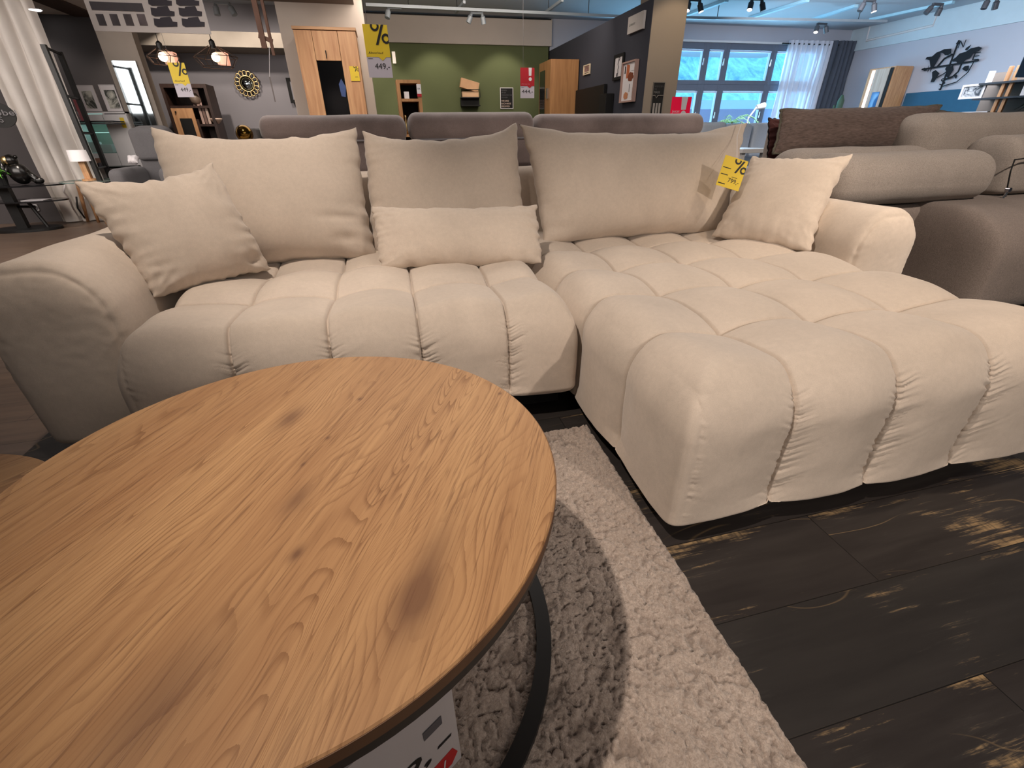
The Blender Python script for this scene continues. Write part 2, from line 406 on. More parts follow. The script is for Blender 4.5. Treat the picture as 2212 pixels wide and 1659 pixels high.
def oak_top(name, knots, ang, cat):
    t = NT(name); v = t.tc.outputs['Object']
    r = t.mapv(v, (1, 1, 1), (0, 0, -ang))
    x, y, z = t.sep(r)[:3]
    # gentle waviness of the grain, opened around every knot
    w = t.noise(t.mapv(r, (1.6, 5, 1)), 1.6, 3, .5)
    yy = t.ma('ADD', y, t.ma('MULTIPLY', t.ma('SUBTRACT', w, .5), .075))
    dark = None
    for (kx, ky, rx, ry, amt) in knots:
        # knot centres are given in table coordinates; turn them into grain coordinates
        gx = kx*math.cos(-ang)-ky*math.sin(-ang); gy = kx*math.sin(-ang)+ky*math.cos(-ang)
        dx = t.ma('DIVIDE', t.ma('SUBTRACT', x, gx), rx); dy = t.ma('DIVIDE', t.ma('SUBTRACT', y, gy), ry)
        d2 = t.ma('ADD', t.ma('MULTIPLY', dx, dx), t.ma('MULTIPLY', dy, dy))
        g = t.ma('EXPONENT', t.ma('MULTIPLY', d2, -1.))
        k = t.ma('MULTIPLY', g, amt); dark = k if dark is None else t.ma('ADD', dark, k)
        g2 = t.ma('EXPONENT', t.ma('MULTIPLY', d2, -.22))
        yy = t.ma('SUBTRACT', yy, t.ma('MULTIPLY', t.ma('MULTIPLY', g2, t.ma('SUBTRACT', y, gy)), .75))
    # growth rings: cathedral arches inside a band, straight grain elsewhere
    base = t.ma('ADD', t.ma('MULTIPLY', yy, 95.), t.ma('MULTIPLY', t.noise(t.mapv(r, (1.1, 4.2, 1)), 1.3, 2, .4), 30.))
    bands = None
    for (cy_, hw, k, sx_) in cat:
        q = t.ma('DIVIDE', t.ma('SUBTRACT', yy, cy_), hw); q2 = t.ma('MULTIPLY', q, q)
        band = t.ma('EXPONENT', t.ma('MULTIPLY', t.ma('MULTIPLY', q2, q2), -1.))
        bands = band if bands is None else t.ma('MAXIMUM', bands, band)
        par = t.ma('ADD', t.ma('MULTIPLY', q2, k), t.ma('MULTIPLY', t.ma('ADD', x, t.ma('MULTIPLY', t.noise(r, 9, 3), .05)), sx_))
        base = t.ma('ADD', t.ma('MULTIPLY', base, t.ma('SUBTRACT', 1., band)), t.ma('MULTIPLY', par, band))
    jag = t.ma('MULTIPLY', t.noise(t.mapv(r, (16, 120, 1)), 1, 3, .7), .32)
    ph = t.ma('FRACT', t.ma('ADD', base, jag))
    ringl = t.mr(ph, .0, .42, 1, 0, True)
    # only some rings read strongly
    ringl = t.ma('MULTIPLY', ringl, t.ma('MAXIMUM', t.ma('MULTIPLY', bands, .85), t.mr(t.noise(t.mapv(r, (1.6, 9, 1)), 2.4, 3), .36, .66, .10, .85)))
    pores = t.mr(t.noise(t.mapv(r, (10, 260, 1)), 1, 3, .65), .54, .68, 0, 1)
    fine = t.noise(t.mapv(r, (3.5, 150, 1)), 1, 4, .6)
    broad = t.noise(t.mapv(r, (1.2, 9, 1)), 1.4, 3)
    c = t.mix(t.mr(broad, .3, .7, 0, 1), lin((166, 124, 84)), lin((190, 149, 104)))
    c = t.mix(t.mr(fine, .35, .75, 0, .5), c, lin((140, 98, 62)))
    c = t.mix(t.ma('MULTIPLY', ringl, .72), c, lin((116, 76, 44)))
    c = t.mix(t.ma('MULTIPLY', pores, .55), c, lin((104, 68, 42)))
    if dark is not None: c = t.mix(t.ma('MINIMUM', dark, .85), c, lin((104, 70, 48)))
    t.col(c); t.b.inputs['Roughness'].default_value = .48
    t.b.inputs['Specular IOR Level'].default_value = .35
    h = t.ma('ADD', t.ma('MULTIPLY', ringl, -.6), t.ma('MULTIPLY', pores, -1.))
    t.bump(h, .22, .0008)
    return t.m

def planks(name, cols, worn=None, row=.19, length=1.28, gap=(14, 12, 12), rough=.5, off=(0, 0, 0), streak=1.):
    t = NT(name); v = t.tc.outputs['Object']
    vv = t.mapv(v, (1, 1, 1), loc=off)
    br = t.N.new('ShaderNodeTexBrick'); t.L.new(vv, br.inputs['Vector'])
    br.inputs['Scale'].default_value = 1; br.inputs['Brick Width'].default_value = length; br.inputs['Row Height'].default_value = row
    br.inputs['Mortar Size'].default_value = .0012; br.inputs['Mortar Smooth'].default_value = .3; br.offset = .37; br.inputs['Bias'].default_value = 0
    br.inputs['Color1'].default_value = (0, 0, 0, 1); br.inputs['Color2'].default_value = (1, 1, 1, 1); br.inputs['Mortar'].default_value = (.5, .5, .5, 1)
    tone = t.sep(br.outputs['Color'])[0]
    shift = t.N.new('ShaderNodeVectorMath'); shift.operation = 'ADD'; t.L.new(vv, shift.inputs[0])
    cmb = t.N.new('ShaderNodeCombineXYZ'); t.L.new(t.ma('MULTIPLY', tone, 7.3), cmb.inputs[0]); t.L.new(t.ma('MULTIPLY', tone, 3.7), cmb.inputs[1]); t.L.new(cmb.outputs[0], shift.inputs[1])
    w = shift.outputs[0]
    g = t.noise(t.mapv(w, (1.6, 16, 1)), 1.5, 6, .6, .4)
    c = t.mix(t.mr(g, .3, .7, 0, 1), lin(cols[0]), lin(cols[1]))
    c = t.mix(t.ma('MULTIPLY', tone, .45), c, lin(cols[2]))
    if worn:
        p = t.noise(t.mapv(w, (1.3, 3.6, 1)), 1.7, 3, .55)                      # where the paint is rubbed through
        edge = t.mr(t.ma('ABSOLUTE', t.ma('SUBTRACT', t.ma('FRACT', t.ma('DIVIDE', t.sep(vv)[1], row)), .5)), .30, .5, 0, .10)
        s = t.noise(t.mapv(w, (3.2, 46, 1)), 2., 5, .75, .3)
        cr = t.noise(t.mapv(w, (60, 9, 1)), 1.5, 2, .6)
        mask = t.mr(t.ma('ADD', t.ma('ADD', p, edge), t.ma('MULTIPLY', t.ma('SUBTRACT', s, .5), .85)), .635, .78, 0, 1)
        mask = t.ma('MULTIPLY', mask, t.mr(cr, .36, .52, .35, 1))
        grey = t.mr(t.ma('ADD', p, t.ma('MULTIPLY', t.ma('SUBTRACT', s, .5), .9)), .56, .8, 0, .42)
        c = t.mix(grey, c, lin(worn[1])); c = t.mix(mask, c, lin(worn[0]))
        # long hair-line wood figures showing as thin contour lines
        q = t.noise(t.mapv(w, (1.1, 3.4, 1)), 1.2, 2, .35)
        ln = t.mr(t.ma('ABSOLUTE', t.ma('SUBTRACT', q, .585)), 0, .0035, 1, 0)
        c = t.mix(t.ma('MULTIPLY', t.ma('MULTIPLY', ln, t.mr(t.noise(w, 2.2, 1), .5, .62, 0, 1)), .55), c, lin(worn[0]))
    c = t.mix(br.outputs['Fac'], c, lin(gap)); t.col(c)
    t.b.inputs['Roughness'].default_value = rough; t.b.inputs['Specular IOR Level'].default_value = .35
    t.bump(t.ma('ADD', t.ma('MULTIPLY', g, .4), t.ma('MULTIPLY', br.outputs['Fac'], -1.)), .25, .002)
    return t.m

BEIGE = fabric('beige_microfibre', (204, 190, 176), var=.07, dark=.90, bump=.16, sheen=.25, fine=520)
VELVET = fabric('dark_velvet', (146, 132, 130), var=.22, dark=.85, bump=.15, sheen=.6, fine=300)
TAUPE = fabric('taupe_weave', (136, 124, 117), var=.05, dark=.62, bump=.35, sheen=.1, fine=260)
TAUPE2 = fabric('light_taupe_weave', (158, 148, 140), var=.05, dark=.66, bump=.35, sheen=.1, fine=260)
CORD = fabric('ribbed_chenille', (104, 89, 83), var=.12, dark=.55, bump=.6, sheen=.1, fine=110, streak=(.25, 1, 1.6))
GREYF = fabric('grey_felt', (108, 106, 108), var=.06, dark=.8, bump=.25)
WHITEF = fabric('pale_fabric', (206, 214, 224), var=.04, dark=.9, bump=.15)
BLACK = mat('black_steel', (12, 12, 13), .45, var=.1)
BLACKM = mat('matt_black', (9, 9, 10), .8, var=.1)
PLINTH = mat('black_plinth', (10, 9, 9), .9, var=.1)
WHITE = mat('white_lacquer', (214, 213, 214), .4, var=.02)
PLASTER = mat('warm_plaster', (198, 188, 178), .9, var=.03, vscale=3, bump=.1, bscale=220)
GREYW = mat('grey_paint', (140, 138, 144), .9, var=.03, vscale=2)
DGREYW = mat('dark_grey_paint', (74, 70, 71), .9, var=.03, vscale=2)
BLUEW = mat('pale_blue_paint', (176, 178, 188), .9, var=.02, vscale=2)
CEIL = mat('ceiling_paint', (186, 192, 200), .95, var=.02, vscale=2)
GREENW = mat('green_paint', (92, 100, 66), .9, var=.04, vscale=2)
NAVYW = mat('anthracite_paint', (52, 54, 64), .85, var=.04, vscale=2)
TAUPEW = mat('taupe_paint', (136, 126, 114), .9, var=.03, vscale=2)
OAK = wood('oak_veneer', (178, 128, 88), (208, 162, 118), 2, 1.)
OAKX = wood('oak_veneer_crosswise', (176, 130, 92), (204, 160, 118), 0, 1.)
OAKM = wood('golden_oak', (150, 106, 66), (176, 130, 84), 2, 1.)
WALN = wood('dark_walnut', (40, 26, 22), (62, 42, 34), 2, 1.)
WOODL = wood('pale_wood', (176, 128, 88), (206, 160, 116), 2, 2.)
GOLD = mat('brass', (196, 172, 124), .25, 1.0, var=.05)
CHROME = mat('chrome', (200, 200, 205), .2, 1.0, var=.03)
RAIL = mat('grey_rail', (150, 158, 164), .5, .3, var=.03)
SPOT = mat('dark_spot_housing', (60, 62, 68), .5, .2, var=.05)
GLASSG = mat('tinted_glass', (150, 170, 165), .08, alpha=.35, var=.02)
PAPER = mat('white_card', (222, 218, 220), .6, var=.02)
YEL = mat('yellow_card', (224, 194, 42), .55, var=.04, vscale=6)
RED = mat('red_card', (176, 22, 36), .5, var=.04)
INK = mat('black_ink', (16, 15, 15), .6, var=.05)
GINK = mat('grey_ink', (90, 88, 92), .6, var=.05)
REDINK = mat('red_print', (190, 40, 40), .6, var=.05)
LEAF = mat('leaf_green', (70, 110, 50), .5, var=.3, vscale=20)
LEAFB = mat('bright_leaf', (96, 160, 60), .5, var=.25, vscale=20)
SHEER = mat('sheer_voile', (226, 220, 214), .9, alpha=.86, var=.03)
def glow(name, c, s): return mat(name, c, .5, emit=c, es=s, var=.02)

# ------------------------------------------------------------------ room shell
YB, XR, ZC = 10.0, 10.05, 2.715
fl = planks('dark_worn_planks', ((38, 33, 32), (54, 49, 47), (40, 42, 41)), worn=((158, 132, 96), (78, 76, 72)), row=.205, off=(.33, .16, 0), rough=.55)
fl2 = planks('brown_planks', ((92, 74, 62), (124, 104, 88), (100, 88, 80)), row=.16, length=1.4, gap=(40, 32, 28), rough=.32)
struct('floor', MB().box(-1.27, 11, -3.2, 11, -.05, 0), fl, origin=(0, 0, 0))
struct('floor', MB().box(-8, -1.27, -3.2, 11, -.05, 0), fl2, origin=(0, 0, 0))
struct('ceiling', MB().box(-8, 11, -3.2, 14, ZC, ZC+.1), CEIL)
struct('wall_near', MB().box(-8, 11, -3.3, -3.2, 0, ZC), PLASTER)
struct('wall_left', MB().box(-8.1, -8, -3.2, 14, 0, ZC), PLASTER)
struct('wall_right', MB().box(XR, XR+.1, -3.2, YB, 0, ZC), BLUEW)
# green alcove wall with the pale bulkhead over it
gx0 = aty(813, 238, YB).x-1.0
struct('wall_green', MB().box(gx0, 3.22, YB, YB+.1, 0, 2.30), GREENW)
struct('wall_bulkhead', MB().box(gx0, 3.24, YB-.06, YB+.1, 2.30, 2.70), PLASTER)
struct('trim_1', MB().box(gx0, 3.22, YB-.075, YB-.06, 2.682, 2.70), BLACKM)
# anthracite partition and the taupe pillar that ends it
struct('wall_anthracite', MB().box(3.22, 3.34, 6.12, YB, 0, 2.235), NAVYW)
pr0 = aty(1403, 5, 6.15).x; pr1 = aty(1483, 5, 6.15).x
struct('wall_pillar', MB().box(3.225, 3.67, 6.115, 6.45, 0, ZC), TAUPEW)
# left zone: walls behind the display furniture
struct('wall_back', MB().box(-8, gx0, YB-.2, YB, 0, ZC), GREYW)
struct('wall_shaded', MB().box(-8, aty(230, 100, 8.6).x+.1, 8.6, 8.7, 0, 2.31), DGREYW)
struct('wall_side', MB().box(-8, atz(150, 478, 0).x+.05, 7.14, 7.2, 0, ZC), DGREYW)
px = [aty(212, 85, 7.7).x, aty(289, 85, 7.7).x]
struct('wall_mirror_pillar', MB().box(px[0], px[1], 7.7, 7.86, 0, 2.31), mat('stone_paint', (150, 142, 134), .9, var=.03))
struct('ceiling_left', MB().box(-8, px[1]+.02, 5.6, 8.7, 2.31, 2.40), mat('soffit_paint', (206, 196, 188), .9, var=.02))
struct('trim_2', MB().box(-3.72, -3.42, 5.4, 9.0, 2.292, 2.312), mat('brown_soffit_strip', (70, 52, 44), .8, var=.1))
wx0, wx1 = aty(611, 95, 7.7).x, aty(813, 238, 7.7).x
struct('wall_column', MB().box(wx0, wx1, 7.7, 8.3, 0, ZC), PLASTER)
struct('trim_3', MB().box(px[1]-.1, wx1-.1, 7.0, 7.7, 2.36, ZC), mat('taupe_bulkhead', (112, 100, 92), .9, var=.03))
b0 = aty(330, 66, 9.2).z; b1 = aty(330, 100, 9.2).z
struct('trim_4', MB().box(-7, gx0, 9.1, 9.8, b1, b0), mat('grey_beam_paint', (150, 142, 132), .9, var=.04))
# window wall: parapet, head, piers
WX0, WX1 = 4.2, XR-.75
zs_, zh_ = .55, 2.43
struct('wall_window', MB().box(3.2, XR, YB, YB+.12, 0, zs_).box(3.2, XR, YB, YB+.12, zh_, ZC).box(3.2, WX0, YB, YB+.12, zs_, zh_).box(WX1, XR, YB, YB+.12, zs_, zh_), BLUEW)
struct('wall_right_soffit', MB().box(XR-.03, XR, 4.0, YB, 2.33, ZC), mat('pale_recess_paint', (190, 206, 214), .9, var=.02))

rc = [atx(u, v, XR-.032) for u, v in ((1888, 22), (1872, 88), (2016, 55), (2032, 8))]
struct('trim_6', MB().tube(rc, .022, 6), WHITE)
# ------------------------------------------------------------------ windows
FR = mat('window_frame_grey', (92, 98, 112), .5, var=.04)
vx = [aty(u, 175, YB).x for u in (1383, 1463, 1513, 1561, 1656, 1700)]
m1 = (vx[1]-.48, aty(1514, 175, YB).x, aty(1557, 175, YB).x, aty(1657, 175, YB).x, WX1-.6, WX1)
zr = aty(1560, 183, YB).z                                       # the transom
names = 0
for i in range(len(m1)):
    xa = (WX0 if i == 0 else m1[i-1]); xb = m1[i]
    for (za, zb) in ((zs_, zr), (zr, zh_)):
        names += 1
        xa_, xb_, t = xa, xb, .075
        fm = MB(); y0, y1 = YB-.03, YB+.05
        fm.box(xa_, xa_+t, y0, y1, za, zb).box(xb_-t, xb_, y0, y1, za, zb).box(xa_+t, xb_-t, y0, y1, zb-t*1.5, zb).box(xa_+t, xb_-t, y0, y1, za, za+t)
        w = struct('window_%d' % names, fm, FR, bevel=.004)
        struct('pane', MB().box(xa_+t, xb_-t, YB+.005, YB+.015, za+t, zb-t*1.5), mat('window_glass', (200, 235, 255), .03, alpha=.12, var=.01), w)
        put('blind', MB().box(xa_+t, xb_-t, YB-.045, YB-.02, zb-t*1.5-.035, zb-t*1.5-.005), mat('pale_blind_box', (186, 198, 222), .5, var=.03), w)
        put('handle', MB().box(xb_-.055, xb_-.03, YB-.06, YB-.03, (za+zb)/2-.02, (za+zb)/2+.09).box(xb_-.06, xb_-.025, YB-.05, YB-.03, (za+zb)/2-.03, (za+zb)/2+.03), CHROME, w)
struct('trim_5', MB().box(WX0-.1, WX1+.1, YB-.06, YB, zh_, zh_+.035), WHITE)
# outside: a wooded slope and the neighbour's long roof, daylight put in as glow
def foliage_mat():
    t = NT('wood_daylight_glow'); v = t.tc.outputs['Object']
    a = t.noise(t.mapv(v, (1, 1, .5)), .55, 6, .7, 1.2); b = t.noise(v, 2.6, 4, .7)
    f = t.mr(t.ma('ADD', t.ma('MULTIPLY', a, .7), t.ma('MULTIPLY', b, .3)), .36, .62, 0, 1)
    c = t.mix(f, lin((40, 140, 190)), lin((140, 240, 250)))
    t.col(c); t.b.inputs['Roughness'].default_value = 1
    t.L.new(c, t.b.inputs['Emission Color']); t.b.inputs['Emission Strength'].default_value = .62  # blue tint and emission put daylight into the tree colour
    return t.m
hv = []; hf = []
nx_, nz_ = 60, 30
for j in range(nz_+1):
    for i in range(nx_+1):
        x = -20+i*90/nx_; s = j/nz_; q = noise.noise(Vector((x*.35, s*9, 1)))+.5*noise.noise(Vector((x*1.1, s*22, 4)))
        hv.append((x, 26+s*26+q*1.6, -6+s*26+q*1.2))
for j in range(nz_):
    for i in range(nx_): a = j*(nx_+1)+i; hf.append((a, a+1, a+nx_+2, a+nx_+1))
tag(put('wooded_hillside', (hv, hf), foliage_mat(), smooth=True, origin=(0, 0, 0)), 'blue tinted wooded slope with painted-in daylight glow seen outside through the grid of windows', 'hill', kind='structure')
nb = thing('neighbour_building', 'long low building with a pale blue roof edge outside the lower windows', 'building', (9, 16, 0))
rz = aty(1620, 232, 16).z; rz2 = aty(1620, 217, 16).z
put('wall', MB().box(3, 22, 16, 19, -1, rz-.05), mat('facade_brown', (120, 110, 150), .9, emit=(96, 108, 150), es=.35, var=.1), nb)
put('roof', MB().box(2.8, 22.2, 15.8, 19.2, rz-.05, rz2), mat('roof_blue', (150, 190, 240), .8, emit=(130, 180, 240), es=.5, var=.05), nb)
# ================================================================== the beige corner sofa
sofa = thing('corner_sofa', 'large cream beige corner sofa with quilted seat and wide chaise', 'sofa', (.5, 1.9, 0))
SX0, SXJ, SX1 = -.85, .535, 1.765
put('seat', quilt(SX0+.055, SXJ+.005, 1.262, 2.42, .075, .445, [-.50, -.235, .025, .30], [1.60, 1.93], R=.10, rt=.17, rb=.05, B=.024, seed=3), BEIGE, sofa, smooth=True)
put('chaise', quilt(SXJ-.005, SX1, .655, 2.42, .038, .452, [.82, 1.11, 1.405], [.975, 1.30, 1.62, 1.94], R=.13, rt=.15, rb=.03, B=.026, seed=8, p=9), BEIGE, sofa, smooth=True)
def armrest(x0, x1, y0, y1, z1, inner, seed):
    """rolled arm: round crown, flat front panel framed by a gathered seam"""
    xs = lines(x0, x1, .009, []); ys = lines(y0, y1, .04, [y0], .006, .12); zs = lines(.05, z1, .01, [])
    P, fs = grid_box(xs, ys, zs)
    X, N = round_box(P, np.array([x0, y0, .05]), np.array([x1, y1, z1]), (.115, .07), .13, .03, 2.6)
    # dome the crown across its width, belly out the sides
    cx = (x0+x1)/2; hw = (x1-x0)/2
    u = (X[:, 0]-cx)/hw; k = np.clip((X[:, 2]-.30)/(z1-.30), 0, 1)
    X[:, 2] -= (u**2)*.030*k
    X[:, 0] += np.sign(u)*.014*np.sin(np.clip((X[:, 2]-.05)/(z1-.05), 0, 1)*PI)*np.abs(u)**2
    # the seam that frames the front panel
    d = np.abs(X[:, 1]-(y0+.028)); e = np.clip((X[:, 1]-y0)/.1, 0, 1)
    n1 = np.array([noise.noise(Vector((q[2]*48+seed, q[0]*48, 0))) for q in X])
    gather = np.exp(-(d/.022))*np.clip((X[:, 2]-.2)/.1, 0, 1)
    X += N*((-.006*np.exp(-(d/.005)**2)+.0042*n1*gather)+np.array([noise.noise(Vector(q)*5)*.005 for q in X]))[:, None]
    return X, fs
put('armrest', armrest(-1.125, SX0+.03, 1.42, 2.50, .615, 1, 2), BEIGE, sofa, smooth=True)
put('armrest', armrest(SX1, 2.055, 1.42, 2.50, .612, -1, 6), BEIGE, sofa, smooth=True)
put('backrest', soft(-1.0, 1.93, 2.37, 2.60, .05, .74, R=.09, rt=.1), BEIGE, sofa, smooth=True)
put('base', MB().box(-1.07, 2.0, 1.50, 2.55, .018, .085).box(-.8, .5, 1.36, 1.5, .018, .085).box(.60, 1.70, .76, 1.5, .018, .075), PLINTH, sofa)
for fx, fy in ((-1.03, 1.54), (-1.03, 2.5), (.64, .80), (1.66, .80), (1.96, 2.5), (.0, 1.42)):
    put('foot', MB().lathe((fx, fy, 0), [(.022, 0), (.026, .03)], 16), PLINTH, sofa)

CUSH = []
def cushion(name, label, corners, T, cat='cushion', group=None, m=BEIGE, piping=None, **k):
    c = [Vector(q) for q in corners]; org = sum(c, Vector())/4; org.z = min(q.z for q in c)
    v, f, hem = pillow(c, T, **k)
    o = put(name, (v, f), m, smooth=True, origin=org); tag(o, label, cat, group)
    if piping:
        put('piping', MB().tube(hem[::2], piping[0], 6, closed=True), piping[1], o, smooth=True)
    CUSH.append(o); return o
# three big back cushions, corners bl, br, tr, tl
cushion('back_cushion', 'biggest square beige back cushion at the left end of the corner sofa', [(-.86, 2.09, .42), (-.105, 2.10, .42), (-.108, 2.27, .925), (-.885, 2.30, .935)], .155, pinch=.25, seed=1, sag=.22, dent=[(.78, -.72, (.16, .07), .012), (.72, -.42, (.2, .05), .010)])
cushion('back_cushion', 'beige back cushion in the middle, standing behind the small bolster', [(-.125, 2.14, .43), (.60, 2.14, .43), (.594, 2.31, .928), (-.092, 2.31, .908)], .135, pinch=.26, seed=5, sag=.1, dent=[(-.05, 1., (.07, .22), .035)])
cushion('back_cushion', 'widest beige back cushion with sagging top, yellow tag hanging on it', [(.665, 2.09, .43), (1.64, 2.10, .43), (1.82, 2.31, .925), (.603, 2.29, .925)], .155, pinch=.27, seed=9, sag=.18, dent=[(-.97, -.5, (.10, .10), .02), (-.9, -.8, (.12, .08), .015), (.55, 1.0, (.25, .25), .03)])
cushion('throw_cushion', 'small square beige cushion leaning on the left armrest', [(-.80, 1.67, .435), (-.50, 1.95, .435), (-.61, 1.99, .812), (-.935, 1.77, .782)], .095, pinch=.17, seed=13, sag=.12, wr=.008, dent=[(.8, -.8, (.25, .15), .02)])
cushion('throw_cushion', 'small square beige cushion leaning on the right armrest', [(1.47, 1.96, .44), (1.69, 1.585, .435), (1.955, 1.77, .790), (1.70, 2.08, .782)], .095, pinch=.18, side_pinch=.08, seed=17, sag=.12, wr=.008)
cushion('bolster_cushion', 'low rectangular beige cushion lying in front of the middle back cushion', [(-.083, 1.86, .425), (.560, 1.765, .425), (.575, 1.915, .628), (-.090, 1.985, .645)], .085, pinch=.16, side_pinch=.012, seed=21, sag=.12, wr=.006)

# ================================================================== yellow price tag hung on the wide cushion
def sgn(P, x, y, w, h): return P+x*w+y*h
def plate(parent, name, o, x, y, w, h, m, t=.0015, lift=0, pts=None):
    x = Vector(x).normalized(); y = Vector(y).normalized(); z = x.cross(y)
    pts = pts or [(0, 0), (1, 0), (1, 1), (0, 1)]
    mb = MB().prism([(p[0]*w, p[1]*h) for p in pts], Vector(o)+z*lift, x, y, t)
    return put(name, mb, m, parent)
def percent(parent, o, x, y, w, h, m, lift=.002, crop=True):
    """the black per-cent sign, bleeding off the top and right edges"""
    x = Vector(x).normalized(); y = Vector(y).normalized(); z = x.cross(y); o = Vector(o)+z*lift
    mb = MB(); t = .0006
    def ringpart(cx, cy, r0, r1, x1=1e9, y1=1e9):
        n = 28
        for k in range(n):
            q = [(cx+r*math.cos(a), cy+r*math.sin(a)) for r, a in ((r0, 2*PI*k/n), (r1, 2*PI*k/n), (r1, 2*PI*(k+1)/n), (r0, 2*PI*(k+1)/n))]
            q = [(min(px_, x1), min(py_, y1)) for px_, py_ in q]
            if len({(round(a, 5), round(b, 5)) for a, b in q}) == 4 and not (all(abs(a[0]-x1) < 1e-6 for a in q) or all(abs(a[1]-y1) < 1e-6 for a in q)): mb.prism(q, o, x, y, t)
    ringpart(w*.30, h*.93, w*.13, w*.24, 1e9, h)
    ringpart(w*.86, h*.36, w*.13, w*.24, w, 1e9)
    mb.prism([(w*.26, h*.06), (w*.40, h*.06), (w*.80, h), (w*.66, h)], o, x, y, t)
    return put('per_cent_sign', mb, m, parent)
tl, tr2, bl2, br2 = aty(1562, 333, 1.95), aty(1611, 348, 1.92), aty(1546, 399, 1.92), aty(1599, 411, 1.88)
tx = (tr2-tl); ty = (tl-bl2); W_, H_ = tx.length, ty.length
tagp = thing('price_tag', 'yellow price tag reading 799,- hanging on the wide back cushion', 'price tag', bl2)
txn = tx.normalized(); tyn = (ty-txn*ty.dot(txn)).normalized()
plate(tagp, 'card', bl2, txn, tyn, W_, H_, YEL)
TN = txn.cross(tyn)
percent(tagp, bl2+txn*W_*.42+tyn*H_*.50, txn, tyn, W_*.58, H_*.46, INK, lift=.002)
text('price', '799,-', bl2+txn*W_*.42+tyn*H_*.16+TN*.0022, txn, tyn, W_*.48, H_*.17, INK, tagp)
for fa, fb, fw, fh in ((.22, .62, .17, .012), (.20, .40, .15, .012), (.2, .10, .15, .014), (.65, .38, .12, .006)):
    put('fine_print', MB().obox(bl2+txn*W_*fa+tyn*H_*fb+TN*.002, txn, tyn, TN, W_*fw, H_*fh, .0004), INK, tagp)
put('string', MB().tube([bl2+tyn*H_+txn*W_*.5, (1.66, 2.16, .86), (1.74, 2.25, .93)], .0012, 5), PAPER, tagp)

# ================================================================== round coffee tables
TC = Vector((-.204, .596, 0))
ta = math.radians(65.5)
def kn(u, v): p = atz(u, v, .45); return p.x-TC.x, p.y-TC.y
knots = [(*kn(627, 903), .035, .016, .75), (*kn(640, 1080), .030, .015, .6), (*kn(641, 1197), .012, .007, .9), (*kn(925, 1225), .075, .021, .6), (*kn(905, 1290), .03, .022, .35), (*kn(334, 1530), .075, .035, .6), (*kn(777, 862), .006, .004, .9), (*kn(708, 946), .006, .004, .8), (*kn(1080, 850), .006, .004, .8), (*kn(880, 1330), .05, .03, .3), (*kn(655, 1003), .006, .003, .9)]
def gy(u, v): a, b = kn(u, v); return a*math.sin(-ta)+b*math.cos(-ta)
OAKT = oak_top('oak_table_top', knots, ta, [(gy(900, 960), .046, 2.2, -30.), (gy(1175, 1150), .034, 1.6, -22.), (gy(700, 1330), .016, 2.0, -9.), (gy(420, 1000), .018, 2.0, -9.)])
OAKE = wood('oak_table_edge', (92, 60, 36), (116, 78, 46), 2, .5)
tb = thing('round_coffee_table', 'large round oak coffee table on a black ring frame in front of the sofa', 'coffee table', (TC.x, TC.y, 0))
def disc(c, r, z0, z1, bev=.002, n=160): return MB().lathe((c[0], c[1], 0), [(r-bev, z0), (r, z0+bev), (r, z1-bev), (r-bev, z1)], n)
put('tabletop', disc(TC, .40, .428, .45), OAKT, tb)
put('edge_band', MB().lathe((TC.x, TC.y, 0), [(.4005, .4305), (.4008, .4475)], 160), OAKE, tb)
def ringm(c, r, w, z0, z1, n=120):
    mb = MB(); vs = []
    for k in range(n):
        a = 2*PI*k/n; ca, sa = math.cos(a), math.sin(a)
        vs += [(c[0]+ca*(r-w), c[1]+sa*(r-w), z0), (c[0]+ca*r, c[1]+sa*r, z0), (c[0]+ca*r, c[1]+sa*r, z1), (c[0]+ca*(r-w), c[1]+sa*(r-w), z1)]
    fs = [(k*4+i, ((k+1) % n)*4+i, ((k+1) % n)*4+(i+1) % 4, k*4+(i+1) % 4) for k in range(n) for i in range(4)]
    return mb.add(vs, fs)
put('upper_ring', ringm(TC, .396, .022, .408, .428), BLACK, tb)
put('base_ring', ringm(TC, .405, .028, .022, .046), BLACK, tb)
for a in (165, 48, 105, 236):
    a = math.radians(a); c = TC+Vector((math.cos(a), math.sin(a), 0))*.392
    put('leg', MB().obox((c.x, c.y, .22), (math.cos(a), math.sin(a), 0), (-math.sin(a), math.cos(a), 0), (0, 0, 1), .009, .012, .192), BLACK, tb)
SC_ = Vector((-.855, .615, 0))
OAKT2 = oak_top('oak_side_top', [(.1, -.1, .04, .02, .4)], ta-.5, [(.05, .04, 2.5, -12.)])
tb2 = thing('round_coffee_table', 'smaller round oak table tucked under the big coffee table at the left edge', 'coffee table', (SC_.x, SC_.y, 0))
put('tabletop', disc(SC_, .285, .355, .378), OAKT2, tb2)
put('upper_ring', ringm(SC_, .278, .018, .333, .355), BLACK, tb2)
put('base_ring', ringm(SC_, .285, .02, .012, .034), BLACK, tb2)
for a in (100, 180, 260, 20):
    a = math.radians(a); c = SC_+Vector((math.cos(a), math.sin(a), 0))*.274
    put('leg', MB().obox((c.x, c.y, .185), (math.cos(a), math.sin(a), 0), (-math.sin(a), math.cos(a), 0), (0, 0, 1), .009, .011, .155), BLACK, tb2)

